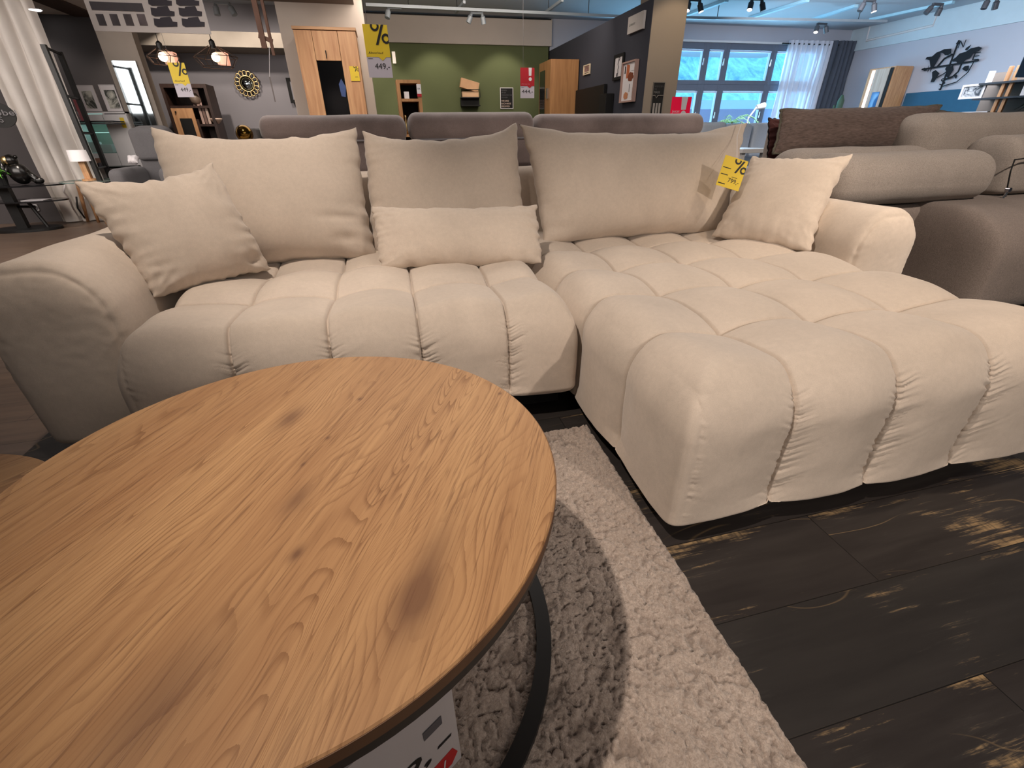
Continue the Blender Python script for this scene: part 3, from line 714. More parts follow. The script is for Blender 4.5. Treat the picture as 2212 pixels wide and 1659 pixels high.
# ================================================================== shaggy rug
def rug():
    x0, x1, y0, y1 = -1.20, .545, -.45, 1.175
    xs = lines(x0, x1, .022, [.17], .0042, .40); ys = lines(y0, y1, .022, [.62], .0044, .58)
    nx, ny = len(xs), len(ys); P = np.array([(x, y) for y in ys for x in xs])
    V = np.zeros((len(P), 3))
    for i, (x, y) in enumerate(P):
        ed = min(x-x0, x1-x, y-y0, y1-y)
        # big soft wave of the pile, clumps, curls
        w = noise.noise(Vector((x*7, y*4, 0)))*.0065
        if -.3 < x and y > 0:
            q = Vector((x*42, y*42, 1.)); q2 = q+Vector((noise.noise(q*.8), noise.noise(q*.8+Vector((7, 3, 1))), 0))*1.1
            c = abs(noise.noise(q2)); c2 = abs(noise.noise(q2*2.1+Vector((5, 5, 5))))
            h = .0085*min(1, c*6)+.0035*min(1, c2*3.5)+.003*noise.noise(Vector((x*150, y*150, 3)))
        else: h = .008
        sw = noise.noise(Vector((x*5, y*2.5, 8)))
        z = (.020+w+h)*min(1, (ed/.012)**.5 if ed > 0 else 0)+.001
        wob = .006*noise.noise(Vector((y*6, 0, 0)))+.003*noise.noise(Vector((y*60, x*4, 0))); woby = .006*noise.noise(Vector((x*6, 4, 0)))+.003*noise.noise(Vector((x*60, 2, 0)))
        k = max(0, 1-ed/.05)
        lean = -.045*max(0, (1.175-y)/1.6)*max(0, (x-x0)/(x1-x0))   # right edge runs slightly inwards towards the viewer
        V[i] = (x+wob*k+lean, y+woby*k, z)
    fs = [(j*nx+i, j*nx+i+1, (j+1)*nx+i+1, (j+1)*nx+i) for j in range(ny-1) for i in range(nx-1)]
    return V, fs
t = NT('rug_pile'); v = t.tc.outputs['Object']
n1 = t.noise(v, 5, 3); n2 = t.noise(v, 170, 4, .7, .8); n3 = t.noise(v, 42, 3, .6, 1.2)
c = t.mix(t.mr(n1, .35, .65, 0, 1), lin((186, 170, 158)), lin((206, 190, 178)))
c = t.mix(t.mr(n2, .40, .64, .55, 0), c, lin((130, 114, 102)))
c = t.mix(t.mr(t.sep(v)[2], .018, .029, .75, 0), c, lin((84, 70, 62)))       # pit shade painted into the pile colour, darker low down
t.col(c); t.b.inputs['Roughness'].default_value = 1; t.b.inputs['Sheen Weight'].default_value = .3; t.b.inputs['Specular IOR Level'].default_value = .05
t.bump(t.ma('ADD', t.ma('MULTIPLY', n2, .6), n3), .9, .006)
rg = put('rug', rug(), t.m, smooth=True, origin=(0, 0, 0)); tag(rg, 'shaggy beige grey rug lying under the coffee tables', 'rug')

# ================================================================== price board lying under the table
corner = atz(994, 1632, .10)           # lower right corner of the board
xdir = corner-atz(968, 1661, .10); xdir.normalize()
ydir = Vector((0, 0, 1))
pbw, pbh = .24, .22
org = corner-xdir*pbw
pb = thing('price_board', 'white price board with black 69,- and a red label, standing under the big table', 'price sign', (org.x, org.y, org.z))
plate(pb, 'board', org, xdir, ydir, pbw, pbh, mat('grey_white_card', (196, 190, 190), .5, var=.02), t=.003)
zb = xdir.cross(ydir)
def pp(a, b, l=.004): return org+xdir*a+ydir*b+zb*l
text('price', '69,-', pp(.095, .068), xdir, ydir, .135, .045, INK, pb, shear=.2)
plate(pb, 'red_label', pp(.120, .012, 0), xdir, ydir, .115, .038, REDINK, lift=.0032, t=.0005, pts=[(0, .1), (.9, 0), (1, .45), (.94, 1), (.05, .92)])
text('label_lettering', 'Artikel', pp(.135, .019, .0045), xdir, ydir, .08, .022, PAPER, pb, shear=.2)
for fa, fb, fw, fh in ((.205, .142, .014, .009), (.06, .12, .03, .002), (.05, .035, .04, .0015)):
    put('fine_print', MB().obox(pp(fa, fb), xdir, ydir, zb, fw, fh, .0003), GINK, pb)
for fa in (.03, .21): put('leg', MB().tube([pp(fa, .0, -.003), pp(fa, .0, -.003)-Vector((0, 0, org.z-.03))], .004, 8), BLACK, pb)
# ================================================================== dark velvet sofa behind
dv = thing('velvet_sofa', 'dark grey velvet sofa behind the beige sofa, its tall back in three sections', 'sofa', (.62, 3.3, 0))
xs_ = [aty(547, 250, 2.78).x, aty(878, 250, 2.78).x, aty(1158, 250, 2.78).x, aty(1527, 250, 2.78).x]
for i in range(3):
    a, b = xs_[i]+.004, xs_[i+1]-.004
    put('headrest', soft(a, b, 2.76, 2.95, .855, .985+(0, .008, -.003)[i], R=(.045, .075), rt=.06, rb=.05, seed=i), VELVET, dv, smooth=True)
    put('back_panel', soft(a+.004, b-.004, 2.79, 2.93, .06, .868, R=.03, rt=.02), VELVET, dv, smooth=True)
    put('piping', MB().tube([(a+.012, 2.782, .865), ((a+b)/2, 2.780, .868), (b-.012, 2.782, .866)], .005, 8), mat('silver_piping', (150, 148, 155), .5, var=.05), dv)
    put('seam', MB().tube([(a+.62*(b-a)*.9, 2.787, .84), (a+.62*(b-a)*.9, 2.787, .1)], .003, 6), BLACKM, dv)
put('side_frame', soft(xs_[0]-.04, xs_[0]-.002, 2.78, 3.0, .05, .93, R=.012, rt=.01), GREYF, dv, smooth=True)
put('seat', soft(xs_[0]-.02, xs_[3]+.02, 2.94, 3.75, .12, .46, R=.08), VELVET, dv, smooth=True)
for s in (xs_[0]-.22, xs_[3]+.02): put('armrest', soft(s, s+.2, 3.02, 3.75, .1, .64, R=.07), VELVET, dv, smooth=True)
for fx in (xs_[0]+.1, xs_[3]-.1):
    for fy in (2.85, 3.65): put('foot', MB().lathe((fx, fy, 0), [(.02, 0), (.028, .125)], 14), BLACKM, dv)

# ================================================================== big taupe sofa on the right
ts = thing('taupe_sofa', 'big mottled grey taupe sofa with folding headrests right of the beige sofa', 'sofa', (3.4, 2.6, 0))
put('base', soft(2.13, 4.6, 2.03, 3.2, .06, .515, R=.06, rt=.05, noise_amp=.004), TAUPE, ts, smooth=True)
put('armrest', soft(2.80, 4.4, 1.60, 2.72, .012, .532, R=(.08, .30), rt=.22, noise_amp=.006), TAUPE, ts, smooth=True)
put('side_roll', soft(2.15, 3.235, 1.97, 2.32, .518, .775, R=(.10, .13), rt=.125, rb=.09, noise_amp=.006, p=2.2), TAUPE2, ts, smooth=True)
put('side_roll', soft(2.20, 3.42, 2.33, 2.60, .50, .79, R=(.12, .12), rt=.12, rb=.09, noise_amp=.006, p=2.2, seed=4), TAUPE2, ts, smooth=True)
put('backrest', soft(3.13, 4.6, 2.36, 2.68, .50, .965, R=(.13, .13), rt=.10, noise_amp=.006, p=2.1), TAUPE2, ts, smooth=True)
put('headrest', soft(3.36, 4.3, 2.03, 2.33, .53, .845, R=(.06, .12), rt=.11, noise_amp=.006, seed=2), TAUPE2, ts, smooth=True)
put('backrest', soft(2.66, 3.14, 2.98, 3.2, .50, .958, R=(.08, .1), rt=.09, noise_amp=.006, p=2.1), TAUPE2, ts, smooth=True)
for fx in (2.25, 4.4):
    for fy in (2.15, 3.1): put('foot', MB().lathe((fx, fy, 0), [(.03, 0), (.035, .065)], 14), BLACKM, ts)
put('hinge', MB().tube([aty(2158, 446, 1.98), aty(2166, 428, 1.98), aty(2178, 412, 1.98)], .006, 8).lathe(aty(2178, 410, 1.98), [(.012, -.01), (.012, .01)], 16, (0, 1, 0)), CHROME, ts)
put('seam', MB().tube([aty(2172, 425, 1.985), aty(2183, 370, 1.99), aty(2192, 345, 2.0), aty(2230, 340, 2.0)], .004, 6), BLACKM, ts)
y_ = 2.66
cushion('long_cushion', 'long dark brown grey ribbed cushion with corded edge on the taupe sofa', [aty(1668, 332, y_-.06), aty(1975, 322, y_-.06), aty(2034, 228, y_+.06), aty(1686, 238, y_+.06)], .09, m=CORD, piping=(.007, mat('dark_cord', (84, 80, 68), .9, var=.1)), pinch=.06, seed=31, sag=.1)
cushion('long_cushion', 'second dark corded cushion mostly hidden behind the first one on the taupe sofa', [aty(1980, 322, 2.86), aty(2190, 322, 2.86), aty(2200, 262, 2.93), aty(2010, 236, 2.93)], .07, m=CORD, piping=(.007, MATS['dark_cord']), pinch=.06, seed=37)
cushion('throw_cushion', 'small dark red brown cushion peeking out left of the long corded cushion', [aty(1657, 345, 2.85), aty(1745, 345, 2.86), aty(1740, 258, 2.93), aty(1660, 254, 2.93)], .05, m=fabric('wine_velvet', (86, 52, 50), var=.1), piping=(.004, BLACKM), seed=41)

# ================================================================== pale sofa by the windows
ps = thing('pale_sofa', 'pale blue grey sofa with three back cushions below the windows', 'sofa', (4.4, 6.3, 0))
for i, (u0, u1, t0) in enumerate(((1500, 1562, 270), (1566, 1618, 273), (1619, 1690, 271))):
    a, b = aty(u0, 280, 6.2).x, aty(u1, 280, 6.2).x; z1 = aty(u0+20, t0-6, 6.2).z
    put('back_cushion', soft(a+.01, b-.01, 6.1, 6.32, z1-.42, z1, R=.06, rt=.05, seed=i, step=.06), WHITEF, ps, smooth=True)
za = aty(1620, 300, 6.2).z
put('seat', soft(aty(1490, 300, 6.2).x, aty(1700, 300, 6.2).x, 5.3, 6.1, .1, .44, R=.06, step=.08), WHITEF, ps, smooth=True)
put('backrest', soft(aty(1490, 300, 6.2).x, aty(1700, 300, 6.2).x, 6.3, 6.45, .1, za+.05, R=.05, step=.08), WHITEF, ps, smooth=True)
for fx in (4.0, 5.2):
    for fy in (5.4, 6.3): put('foot', MB().lathe((fx, fy, 0), [(.03, 0), (.035, .105)], 14), BLACKM, ps)
wt = thing('white_table', 'white table top edge just right of the wide cushion tip', 'table', (3.6, 4.0, 0))
p0 = aty(1605, 322, 4.0); p1 = aty(1665, 330, 4.0)
put('tabletop', MB().box(p0.x, p1.x, 4.0, 4.7, p0.z-.035, p0.z), WHITE, wt, bevel=.003)
for lx in (p0.x+.04, p1.x-.04):
    for ly in (4.05, 4.65): put('leg', MB().box(lx-.02, lx+.02, ly-.02, ly+.02, 0, p0.z-.035), WHITE, wt)
# ================================================================== things behind, from left to right
def rbox(y, u0, v0, u1, v1, d):
    a, b, c, e = RB(y, u0, v0, u1, v1); return MB().box(a, b, y, y+d, c, e)
# --- sheer curtain at the far left
def curtain(x0, x1, y, z0, z1, folds, amp, seed=0, n=8, flare=0):
    vs = []; fs = []; m = folds*n; k = 14
    for j in range(k+1):
        z = z0+(z1-z0)*j/k; fl = 1+flare*(1-j/k)
        for i in range(m+1):
            s = i/m; ph = s*folds*2*PI+.9*noise.noise(Vector((s*5+seed, j*.12, 0)))*3.2
            x = (x0+x1)/2+(s-.5)*(x1-x0)*fl+.25*amp*math.cos(ph)
            vs.append((x, y+amp*math.sin(ph)*(1+.3*noise.noise(Vector((s*9, j*.2, seed)))), z))
    for j in range(k):
        for i in range(m): a = j*(m+1)+i; fs.append((a, a+1, a+m+2, a+m+1))
    return vs, fs
cx0, cx1 = atz(150, 478, 0).x, aty(200, 330, 7.0).x
cu = put('sheer_curtain', curtain(cx0-.02, cx1-.0, 7.0, .01, 2.7, 4, .05, 3, n=16), SHEER, smooth=True)
tag(cu, 'floor length white sheer curtain with soft folds at the far left', 'curtain')
# --- dark tiered table with monkey figure, plant and tray
dt = thing('tiered_side_table', 'black two tier glass side table with slanted posts on an oval foot, far left', 'side table', (-4.05, 6.45, 0))
def oval(c, rx, ry, z, t, n=40): return MB().lathe((c[0], c[1], z), [(1, 0), (1, t)], n, sc=(rx, ry))
q = atz(62, 497, 0); yT = q.y
put('foot', oval(q, .33, .2, .002, .025), BLACK, dt)
a1 = aty(60, 399, yT); a2 = aty(75, 432, yT)
put('upper_shelf', MB().lathe((aty(45, 402, yT).x, yT, a1.z-.012), [(.40, 0), (.40, .014)], 40, sc=(1, .55)), mat('smoked_glass', (24, 24, 26), .15, var=.05), dt)
put('lower_shelf', MB().lathe((aty(62, 433, yT).x, yT, a2.z-.012), [(.37, 0), (.37, .014)], 40, sc=(1, .55)), MATS['smoked_glass'], dt)
put('post', MB().obox((q.x-.03, yT, a1.z/2), (1, 0, 0), (0, 1, 0), (0, 0, 1), .05, .03, a1.z/2-.015), BLACK, dt)
put('post', MB().tube([(q.x+.2, yT, .02), (q.x+.12, yT, a2.z)], .018, 8), BLACK, dt)
put('crossbar', MB().tube([(q.x, yT, .25), (q.x+.17, yT, .24)], .014, 8), BLACK, dt)
ax_, az_ = aty(48, 395, yT).x, a1.z+.004
mk = thing('monkey_figure', 'black and gold sitting monkey figure on the dark glass table', 'figurine', (ax_, yT, az_))
FIG = mat('glossy_black_figure', (14, 13, 12), .25, var=.1)
put('body', MB().ball((ax_+.02, yT, az_+.11), .095, 18, (1, .9, 1.15)).ball((ax_+.0, yT, az_+.235), .06, 16).tube([(ax_+.09, yT, az_+.12), (ax_+.15, yT, az_+.05), (ax_+.12, yT-.02, az_+.02)], [.035, .03, .025], 10).tube([(ax_-.03, yT-.05, az_+.19), (ax_-.07, yT-.08, az_+.1), (ax_-.05, yT-.08, az_+.22)], [.026, .022, .02], 10).ball((ax_+.16, yT, az_+.035), .035, 12, (1.5, 1, 1)), FIG, mk, smooth=True)
put('face', MB().ball((ax_-.03, yT-.035, az_+.235), .042, 14, (1, .6, 1.1)), GOLD, mk, smooth=True)
put('ear', MB().ball((ax_+.055, yT, az_+.27), .018, 10), FIG, mk, smooth=True)
def tuft(c, n, L, w, seed, up=1., m=LEAF, spread=1.):
    rng = random.Random(seed); mb = MB()
    for i in range(n):
        a = rng.random()*2*PI; el = rng.uniform(.25, 1.3)*up; l = L*rng.uniform(.6, 1)
        d = Vector((math.cos(a)*math.cos(el)*spread, math.sin(a)*math.cos(el)*spread, math.sin(el))).normalized(); s = d.cross(Vector((0, 0, 1))).normalized()
        p0 = Vector(c); p1 = p0+d*l*.55+Vector((0, 0, .02)); p2 = p0+d*l-Vector((0, 0, l*.35*math.cos(el)))
        mb.add([p0-s*w*.3, p0+s*w*.3, p1+s*w, p1-s*w, p2], [(0, 1, 2, 3), (3, 2, 4)])
    return mb
pc = aty(2, 392, yT-.05)
pl = thing('potted_plant', 'bright green bushy plant at the left edge beside the monkey figure', 'plant', (pc.x, yT-.05, az_))
put('pot', MB().lathe((pc.x, yT-.05, az_), [(.05, 0), (.065, .09)], 20), BLACKM, pl)
put('foliage', tuft((pc.x, yT-.05, az_+.08), 150, .19, .010, 5, m=LEAFB), LEAFB, pl)
b_ = aty(70, 425, yT-.04)
tag(put('paper', MB().box(b_.x-.08, b_.x+.13, yT-.12, yT+.06, a2.z+.004, a2.z+.008), PAPER), 'white sheet of paper on the lower tier of the dark side table', 'paper')
ys = 7.13
a, b, c_, e = RB(ys, 67, 442, 86, 455)
so = thing('wall_socket', 'white wall socket low on the dark wall beside the curtain', 'socket', ((a+b)/2, ys, c_))
put('cover', MB().box(a, b, ys-.012, ys+.005, c_, e), WHITE, so, bevel=.003)
put('insert', MB().lathe(((a+b)/2, ys-.015, (c_+e)/2), [(.033, 0), (.033, .004)], 20, (0, 1, 0)), GINK, so)
a, b, c_, e = RB(6.3, -60, 220, 46, 276)
ov = thing('oval_sign', 'black oval hanging sign with pale lettering cut off by the left edge', 'sign', ((a+b)/2, 6.3, c_))
put('board', MB().lathe(((a+b)/2, 6.3, (c_+e)/2), [(1, 0), (1, .012)], 48, (0, 1, 0), sc=((b-a)/2, (e-c_)/2)), BLACKM, ov)
p_ = aty(0, 247, 6.29); text('lettering', 'Möbel', (p_.x-.12, 6.293, p_.z-.01), (1, 0, 0), (0, 0, 1), .26, .05, GINK, ov)
p_ = aty(0, 262, 6.29); text('lettering', 'S', (p_.x-.0, 6.293, p_.z-.01), (1, 0, 0), (0, 0, 1), .03, .05, GINK, ov)
put('wire', MB().tube([((a+b)/2, 6.3, e), ((a+b)/2, 6.3, ZC)], .002, 5), GINK, ov)
# --- glass side table with wooden legs, lamp and cables
yG = 6.75
tz = aty(195, 390, yG).z
gxl, gxr = aty(137, 392, yG).x, aty(249, 388, yG).x
gt = thing('glass_side_table', 'round glass side table on slender wooden legs beside the sheer curtain', 'side table', ((gxl+gxr)/2, yG, 0))
put('glass_top', MB().lathe(((gxl+gxr)/2, yG, tz-.008), [(1, 0), (1, .008)], 48, sc=((gxr-gxl)/2, .3)), GLASSG, gt)
put('rim', MB().tube([((gxl+gxr)/2+(gxr-gxl)/2*math.cos(t_*PI/20), yG+.3*math.sin(t_*PI/20), tz-.004) for t_ in range(40)], .006, 6, closed=True), mat('glass_edge', (110, 130, 125), .2, var=.05), gt)
for (u, v, dx) in ((190, 479, -.07), (213, 480, -.05), (232, 484, -.1)):
    g_ = atz(u, v, 0); top = Vector(((gxl+gxr)/2+(g_.x-(gxl+gxr)/2)*.55, yG+(g_.y-yG)*.4, tz-.01))
    put('leg', MB().tube([Vector((g_.x, g_.y, 0)), top], [.016, .022], 10), WOODL, gt, smooth=True)
lx = aty(193, 386, yG).x
lm = thing('table_lamp', 'small white table lamp with square wooden stem on the glass side table', 'lamp', (lx, yG, tz))
put('base', MB().lathe((lx, yG, tz), [(.07, 0), (.07, .02)], 24), WOODL, lm)
s0 = aty(180, 350, yG); put('stem', MB().box(lx-.03, lx+.03, yG-.03, yG+.03, tz+.018, s0.z+.03), WOODL, lm, bevel=.004)
z1, z0 = aty(170, 324, yG).z, aty(185, 348, yG).z
lw = (aty(195, 330, yG).x-aty(150, 330, yG).x)/2
lc = lx+.0
put('lamp_shade', MB().lathe((lc, yG, z0), [(lw*1.04, 0), (lw*.96, z1-z0)], 36), mat('lamp_shade_white', (236, 232, 234), .7, emit=(255, 245, 240), es=.12, var=.02), lm, smooth=False)
tag(put('power_cable', MB().tube([aty(140, 395, 6.8), aty(138, 415, 6.8), aty(150, 430, 6.85), aty(158, 450, 6.9), atz(175, 474, .01), atz(200, 474, .01)], .009, 6), PAPER, smooth=True), 'white power cable looping down beside the glass side table', 'cable')
tag(put('power_cable', MB().tube([aty(165, 425, 6.9), aty(168, 450, 6.9), aty(184, 472, 6.9)], .009, 6), BLACK, smooth=True), 'black power cable hanging under the glass side table', 'cable')
# --- white display cabinet, framed pictures, metal frame
yC = 7.62
ca = [aty(160, 243, yC).x, aty(191, 243, yC).x, aty(219, 243, yC).x, aty(272, 243, yC).x]
ct = aty(230, 241, yC).z
cb = thing('display_cabinet', 'white high display cabinet with lit glass door behind the sheer curtain', 'cabinet', ((ca[1]+ca[3])/2, yC, 0))
ca[1] = ca[1]-.25
gl, gr, gz0, gz1 = RB(yC, 168, 265, 250, 332); gl = ca[1]+.1
gl, gr = aty(170, 266, yC).x, aty(228, 266, yC).x
put('carcass', MB().box(ca[1], ca[3], yC+.01, yC+.02+.4, 0, .02).box(ca[1], ca[3], yC+.4, yC+.42, 0, ct).box(ca[1], ca[1]+.02, yC+.01, yC+.4, 0, ct).box(ca[3]-.02, ca[3], yC+.01, yC+.4, 0, ct).box(ca[1], ca[3], yC+.01, yC+.4, ct-.02, ct).box(gr, gr+.02, yC+.01, yC+.4, .02, ct-.02), WHITE, cb)
zg0, zg1 = aty(230, 331, yC).z, aty(215, 265, yC).z
put('door', MB().box(gr+.004, ca[3]-.002, yC-.01, yC+.008, .03, ct-.03), WHITE, cb, bevel=.002)
put('door', MB().box(ca[1]+.002, gr-.001, yC-.01, yC+.008, .03, zg0).box(ca[1]+.002, gr-.001, yC-.01, yC+.008, zg1, ct-.03), WHITE, cb, bevel=.002)
put('glass_pane', MB().box(ca[1]+.01, gr, yC-.004, yC+.002, zg0, zg1), GLASSG, cb)
put('shelf', MB().box(ca[1]+.02, gr, yC+.02, yC+.38, (zg0+zg1)/2+.06, (zg0+zg1)/2+.068), mat('lit_shelf_edge', (190, 255, 240), .3, emit=(200, 255, 245), es=1.2, var=.02), cb)
put('back_panel', MB().box(ca[1]+.02, gr, yC+.37, yC+.39, zg0, zg1), mat('grey_green_back', (120, 134, 124), .8, var=.05), cb)
tag(put('paper_stack', MB().box(gr-.22, gr-.06, yC+.05, yC+.15, zg0+.01, zg0+.10).box(gr-.30, gr-.2, yC+.05, yC+.15, zg0+.01, zg0+.13), PAPER), 'small white boxes standing inside the glass door of the cabinet', 'boxes')
a, b, c_, e = RB(yC-.03, 256, 254, 273, 276); yTg = yC-.0105
tg = thing('price_tag', 'small yellow tag stuck on the white display cabinet', 'price tag', ((a+b)/2, yTg, c_))
plate(tg, 'card', (a, yTg, c_), (1, 0, 0), (0, 0, 1), b-a, e-c_, YEL, t=.004)
put('print', MB().box(a+.02, b-.02, yTg-.006, yTg-.0045, c_+(e-c_)*.5, c_+(e-c_)*.56), INK, tg)
def picture(name, lab, corners, frame, mount, art, ft=.02, deep=.02, group=None):
    """corners: lower-left point, x unit, y unit, w, h"""
    o, x, y, w, h = corners; o = Vector(o); x = Vector(x).normalized(); y = Vector(y).normalized(); z = x.cross(y)
    th = thing(name, lab, 'picture', o+x*w/2, group)
    mb = MB()
    mb.prism([(0, 0), (w, 0), (w, ft), (0, ft)], o, x, y, deep).prism([(0, h-ft), (w, h-ft), (w, h), (0, h)], o, x, y, deep)
    mb.prism([(0, ft), (ft, ft), (ft, h-ft), (0, h-ft)], o, x, y, deep).prism([(w-ft, ft), (w, ft), (w, h-ft), (w-ft, h-ft)], o, x, y, deep)
    put('frame', mb, frame, th)
    put('mount', MB().prism([(ft, ft), (w-ft, ft), (w-ft, h-ft), (ft, h-ft)], o, x, y, deep*.5), mount, th)
    if art:
        art(th, lambda p, q, l=0: o+x*(w*p)+y*(h*q)+z*(deep*.5+.001+l), x, y, z, w, h)
    return th
def photo_art(seed, dark=(50, 55, 50), light=(200, 200, 190), x0=.25, x1=.75, y0=.2, y1=.75):
    t = 'photo_print_%d' % seed
    if t not in MATS:
        q = NT(t); n = q.noise(q.mapv(q.tc.outputs['Object'], (1, 1, 1), loc=(seed*3., 0, 0)), 9, 4, .6, 1.4)
        q.col(q.mix(q.mr(n, .42, .6, 0, 1), lin(dark), lin(light))); q.b.inputs['Roughness'].default_value = .5
    def f(th, P, x, y, z, w, h):
        put('photograph', MB().prism([(0, 0), (w*(x1-x0), 0), (w*(x1-x0), h*(y1-y0)), (0, h*(y1-y0))], P(x0, y0), x, y, .001), MATS[t], th)
    return f
def RBc(y, u0, v0, u1, v1):
    a, b, c_, e = RB(y, u0, v0, u1, v1); return ((a, y, c_), (1, 0, 0), (0, 0, 1), b-a, e-c_)
picture('framed_picture', 'white mounted black and white photograph, left of two on the white cabinet', RBc(yC+.06, 160, 184, 222, 240), PAPER, PAPER, photo_art(1, x0=.26, x1=.80, y0=.1, y1=.78), .006)
picture('framed_picture', 'white mounted grey abstract photograph, right of two on the white cabinet', RBc(yC+.10, 213, 183, 268, 240), PAPER, PAPER, photo_art(2, x0=.2, x1=.9, y0=.1, y1=.8), .006)
for (u0, v0, u1, v1, m, l) in ((154, 240, 160, 267, PAPER, 'white book standing upright behind the black metal frame'), (158, 215, 168, 262, mat('pink_spine', (170, 90, 100), .6, var=.05), 'pink grey book standing beside the white picture')):
    tag(put('book', rbox(yC-.1, u0, v0, u1+8, v1, .12), m, bevel=.002), l, 'book')
mf = thing('metal_shelf_frame', 'tall black metal shelf frame leaning line between sheer curtain and white cabinet', 'shelf', (aty(240, 395, 7.2).x, 7.2, 0))
pa, pb_ = aty(128, 112, 7.25), aty(95, 100, 6.95)
for P_ in (pa, Vector((aty(95, 100, 6.75).x+.0, 6.75, pb_.z))):
    put('upright', MB().box(P_.x-.022, P_.x+.022, P_.y-.02, P_.y+.02, 0, pa.z), BLACK, mf)
for zz in (pa.z-.02, aty(155, 213, 7.25).z, aty(190, 288, 7.25).z, aty(225, 360, 7.25).z, .3):
    put('crossbar', MB().tube([(pa.x, 7.25, zz), (aty(95, 100, 6.75).x, 6.75, zz)], .014, 8), BLACK, mf)
for (u0, v0, u1, v1, c_) in ((204, 342, 216, 362, (150, 110, 90)), (207, 352, 221, 361, (90, 86, 96))):
    tag(put('book', rbox(7.3, u0, v0, u1, v1, .1), mat('spine_%d' % u0, c_, .6, var=.1), bevel=.002), {204: 'striped brown book on the low bar of the metal shelf frame', 207: 'grey book lying beside the striped brown book'}[u0], 'book')
for zz in (aty(157, 267, yC-.1).z, aty(163, 262, yC-.1).z, aty(206, 362, 7.3).z, aty(209, 361, 7.3).z): put('shelf_board', MB().box(pa.x-.35, pa.x+.25, 7.28, 7.56, zz-.014, zz-.001), BLACK, mf)
# --- mirror on the stone-coloured pillar
a, b, c_, e = RB(7.68, 240, 131, 292, 131); zlow = aty(300, 275, 7.68).z
mr_ = thing('wall_mirror', 'tall frameless mirror on the stone coloured pillar', 'mirror', ((a+b)/2, 7.68, zlow-.5))
put('mirror_glass', MB().box(a, b, 7.672, 7.69, zlow-.5, e), mat('mirror_silver', (190, 205, 215), .04, 1., var=.01), mr_)
# --- armchair
ac = thing('wing_armchair', 'grey swivel armchair with tall back behind the left end of the beige sofa', 'armchair', (-2.75, 6.3, 0))
yA = 6.3
xa, xb = aty(281, 300, yA).x, aty(372, 300, yA).x; zt_ = aty(320, 271, yA).z
put('backrest', soft(xa, xb, yA, yA+.18, .42, zt_, R=(.09, .09), rt=.13, step=.05, noise_amp=.01), GREYF, ac, smooth=True)
zA = aty(300, 362, yA-.4).z
X_, f_s = soft(xa-.10, xa+.05, yA-.55, yA+.05, .36, zA, R=.07, rt=.07, step=.05); put('armrest', (X_, f_s), GREYF, ac, smooth=True)
put('armrest', soft(xb-.05, xb+.10, yA-.55, yA+.05, .36, zA, R=.07, rt=.07, step=.05), GREYF, ac, smooth=True)
put('seat', soft(xa+.02, xb-.02, yA-.58, yA+.05, .32, .47, R=.06, step=.05), GREYF, ac, smooth=True)
put('headrest', soft(xa+.01, xb-.01, yA-.06, yA+.06, zt_-.33, zt_-.02, R=(.06, .05), rt=.06, step=.05), GREYF, ac, smooth=True)
put('pole', MB().lathe(((xa+xb)/2, yA-.25, 0), [(.25, 0), (.25, .02), (.03, .04), (.03, .33)], 28), BLACK, ac)
cushion('throw_cushion', 'small pale cushion resting on the grey armchair', [aty(277, 352, yA-.35), aty(298, 352, yA-.35), aty(300, 338, yA-.28), aty(276, 338, yA-.28)], .04, n=16, m=PAPER)
# --- hanging information poster top left
a, b, c_, e = RB(2.55, 212, -70, 455, 70)
yP = 2.55
pl_ = aty(205, 67, yP); pr_ = aty(455, 70, yP); ptop = pl_.z+.46
po = thing('info_poster', 'large white hanging poster with rows of small dark sofa silhouettes', 'poster', ((pl_.x+pr_.x)/2, yP, pl_.z))
W0 = pr_.x-pl_.x
put('sheet', MB().box(pl_.x, pr_.x, yP, yP+.006, pl_.z, ptop), PAPER, po)
def PR(u, v): return aty(u, v, yP-.001)
def flat(parent, name, u0, v0, u1, v1, m, y, t=.001):
    p, q = aty(u0, v0, y), aty(u1, v1, y); return put(name, MB().box(p.x, q.x, y-t, y, q.z, p.z), m, parent)
flat(po, 'heading_bar', 192, 3, 312, 25, mat('slate_print', (82, 80, 88), .6, var=.05), yP-.001)
for i in range(4):
    p = PR(206+i*29.5, 30); q = PR(229+i*29.5, 55)
    put('photograph', MB().box(p.x, q.x+.004, yP-.002, yP-.001, q.z, p.z), mat('fold_photo_%d' % i, (70+i*14, 68+i*12, 74+i*12), .6, var=.5, vscale=14), po)
sil = [(0, .15), (.12, 0), (.95, .1), (1, .5), (.82, .55), (.78, 1), (.35, .9), (.3, .75), (.05, .8)]
for r in range(3):
    for k in range(2):
        p = PR(322+k*60+r*6.5, 12+r*23); w_, h_ = .085, .034
        put('sofa_silhouette', MB().prism([(x*w_, y*h_) for x, y in sil], (p.x, yP-.001, p.z), (1, 0, 0), (0, 0, 1), .001), mat('slate_print2', (62, 60, 72), .6, var=.05), po)
for xx in (pl_.x+.05, pr_.x-.05): put('wire', MB().tube([(xx, yP+.003, ptop), (xx, yP+.003, ZC)], .0015, 5), GINK, po)
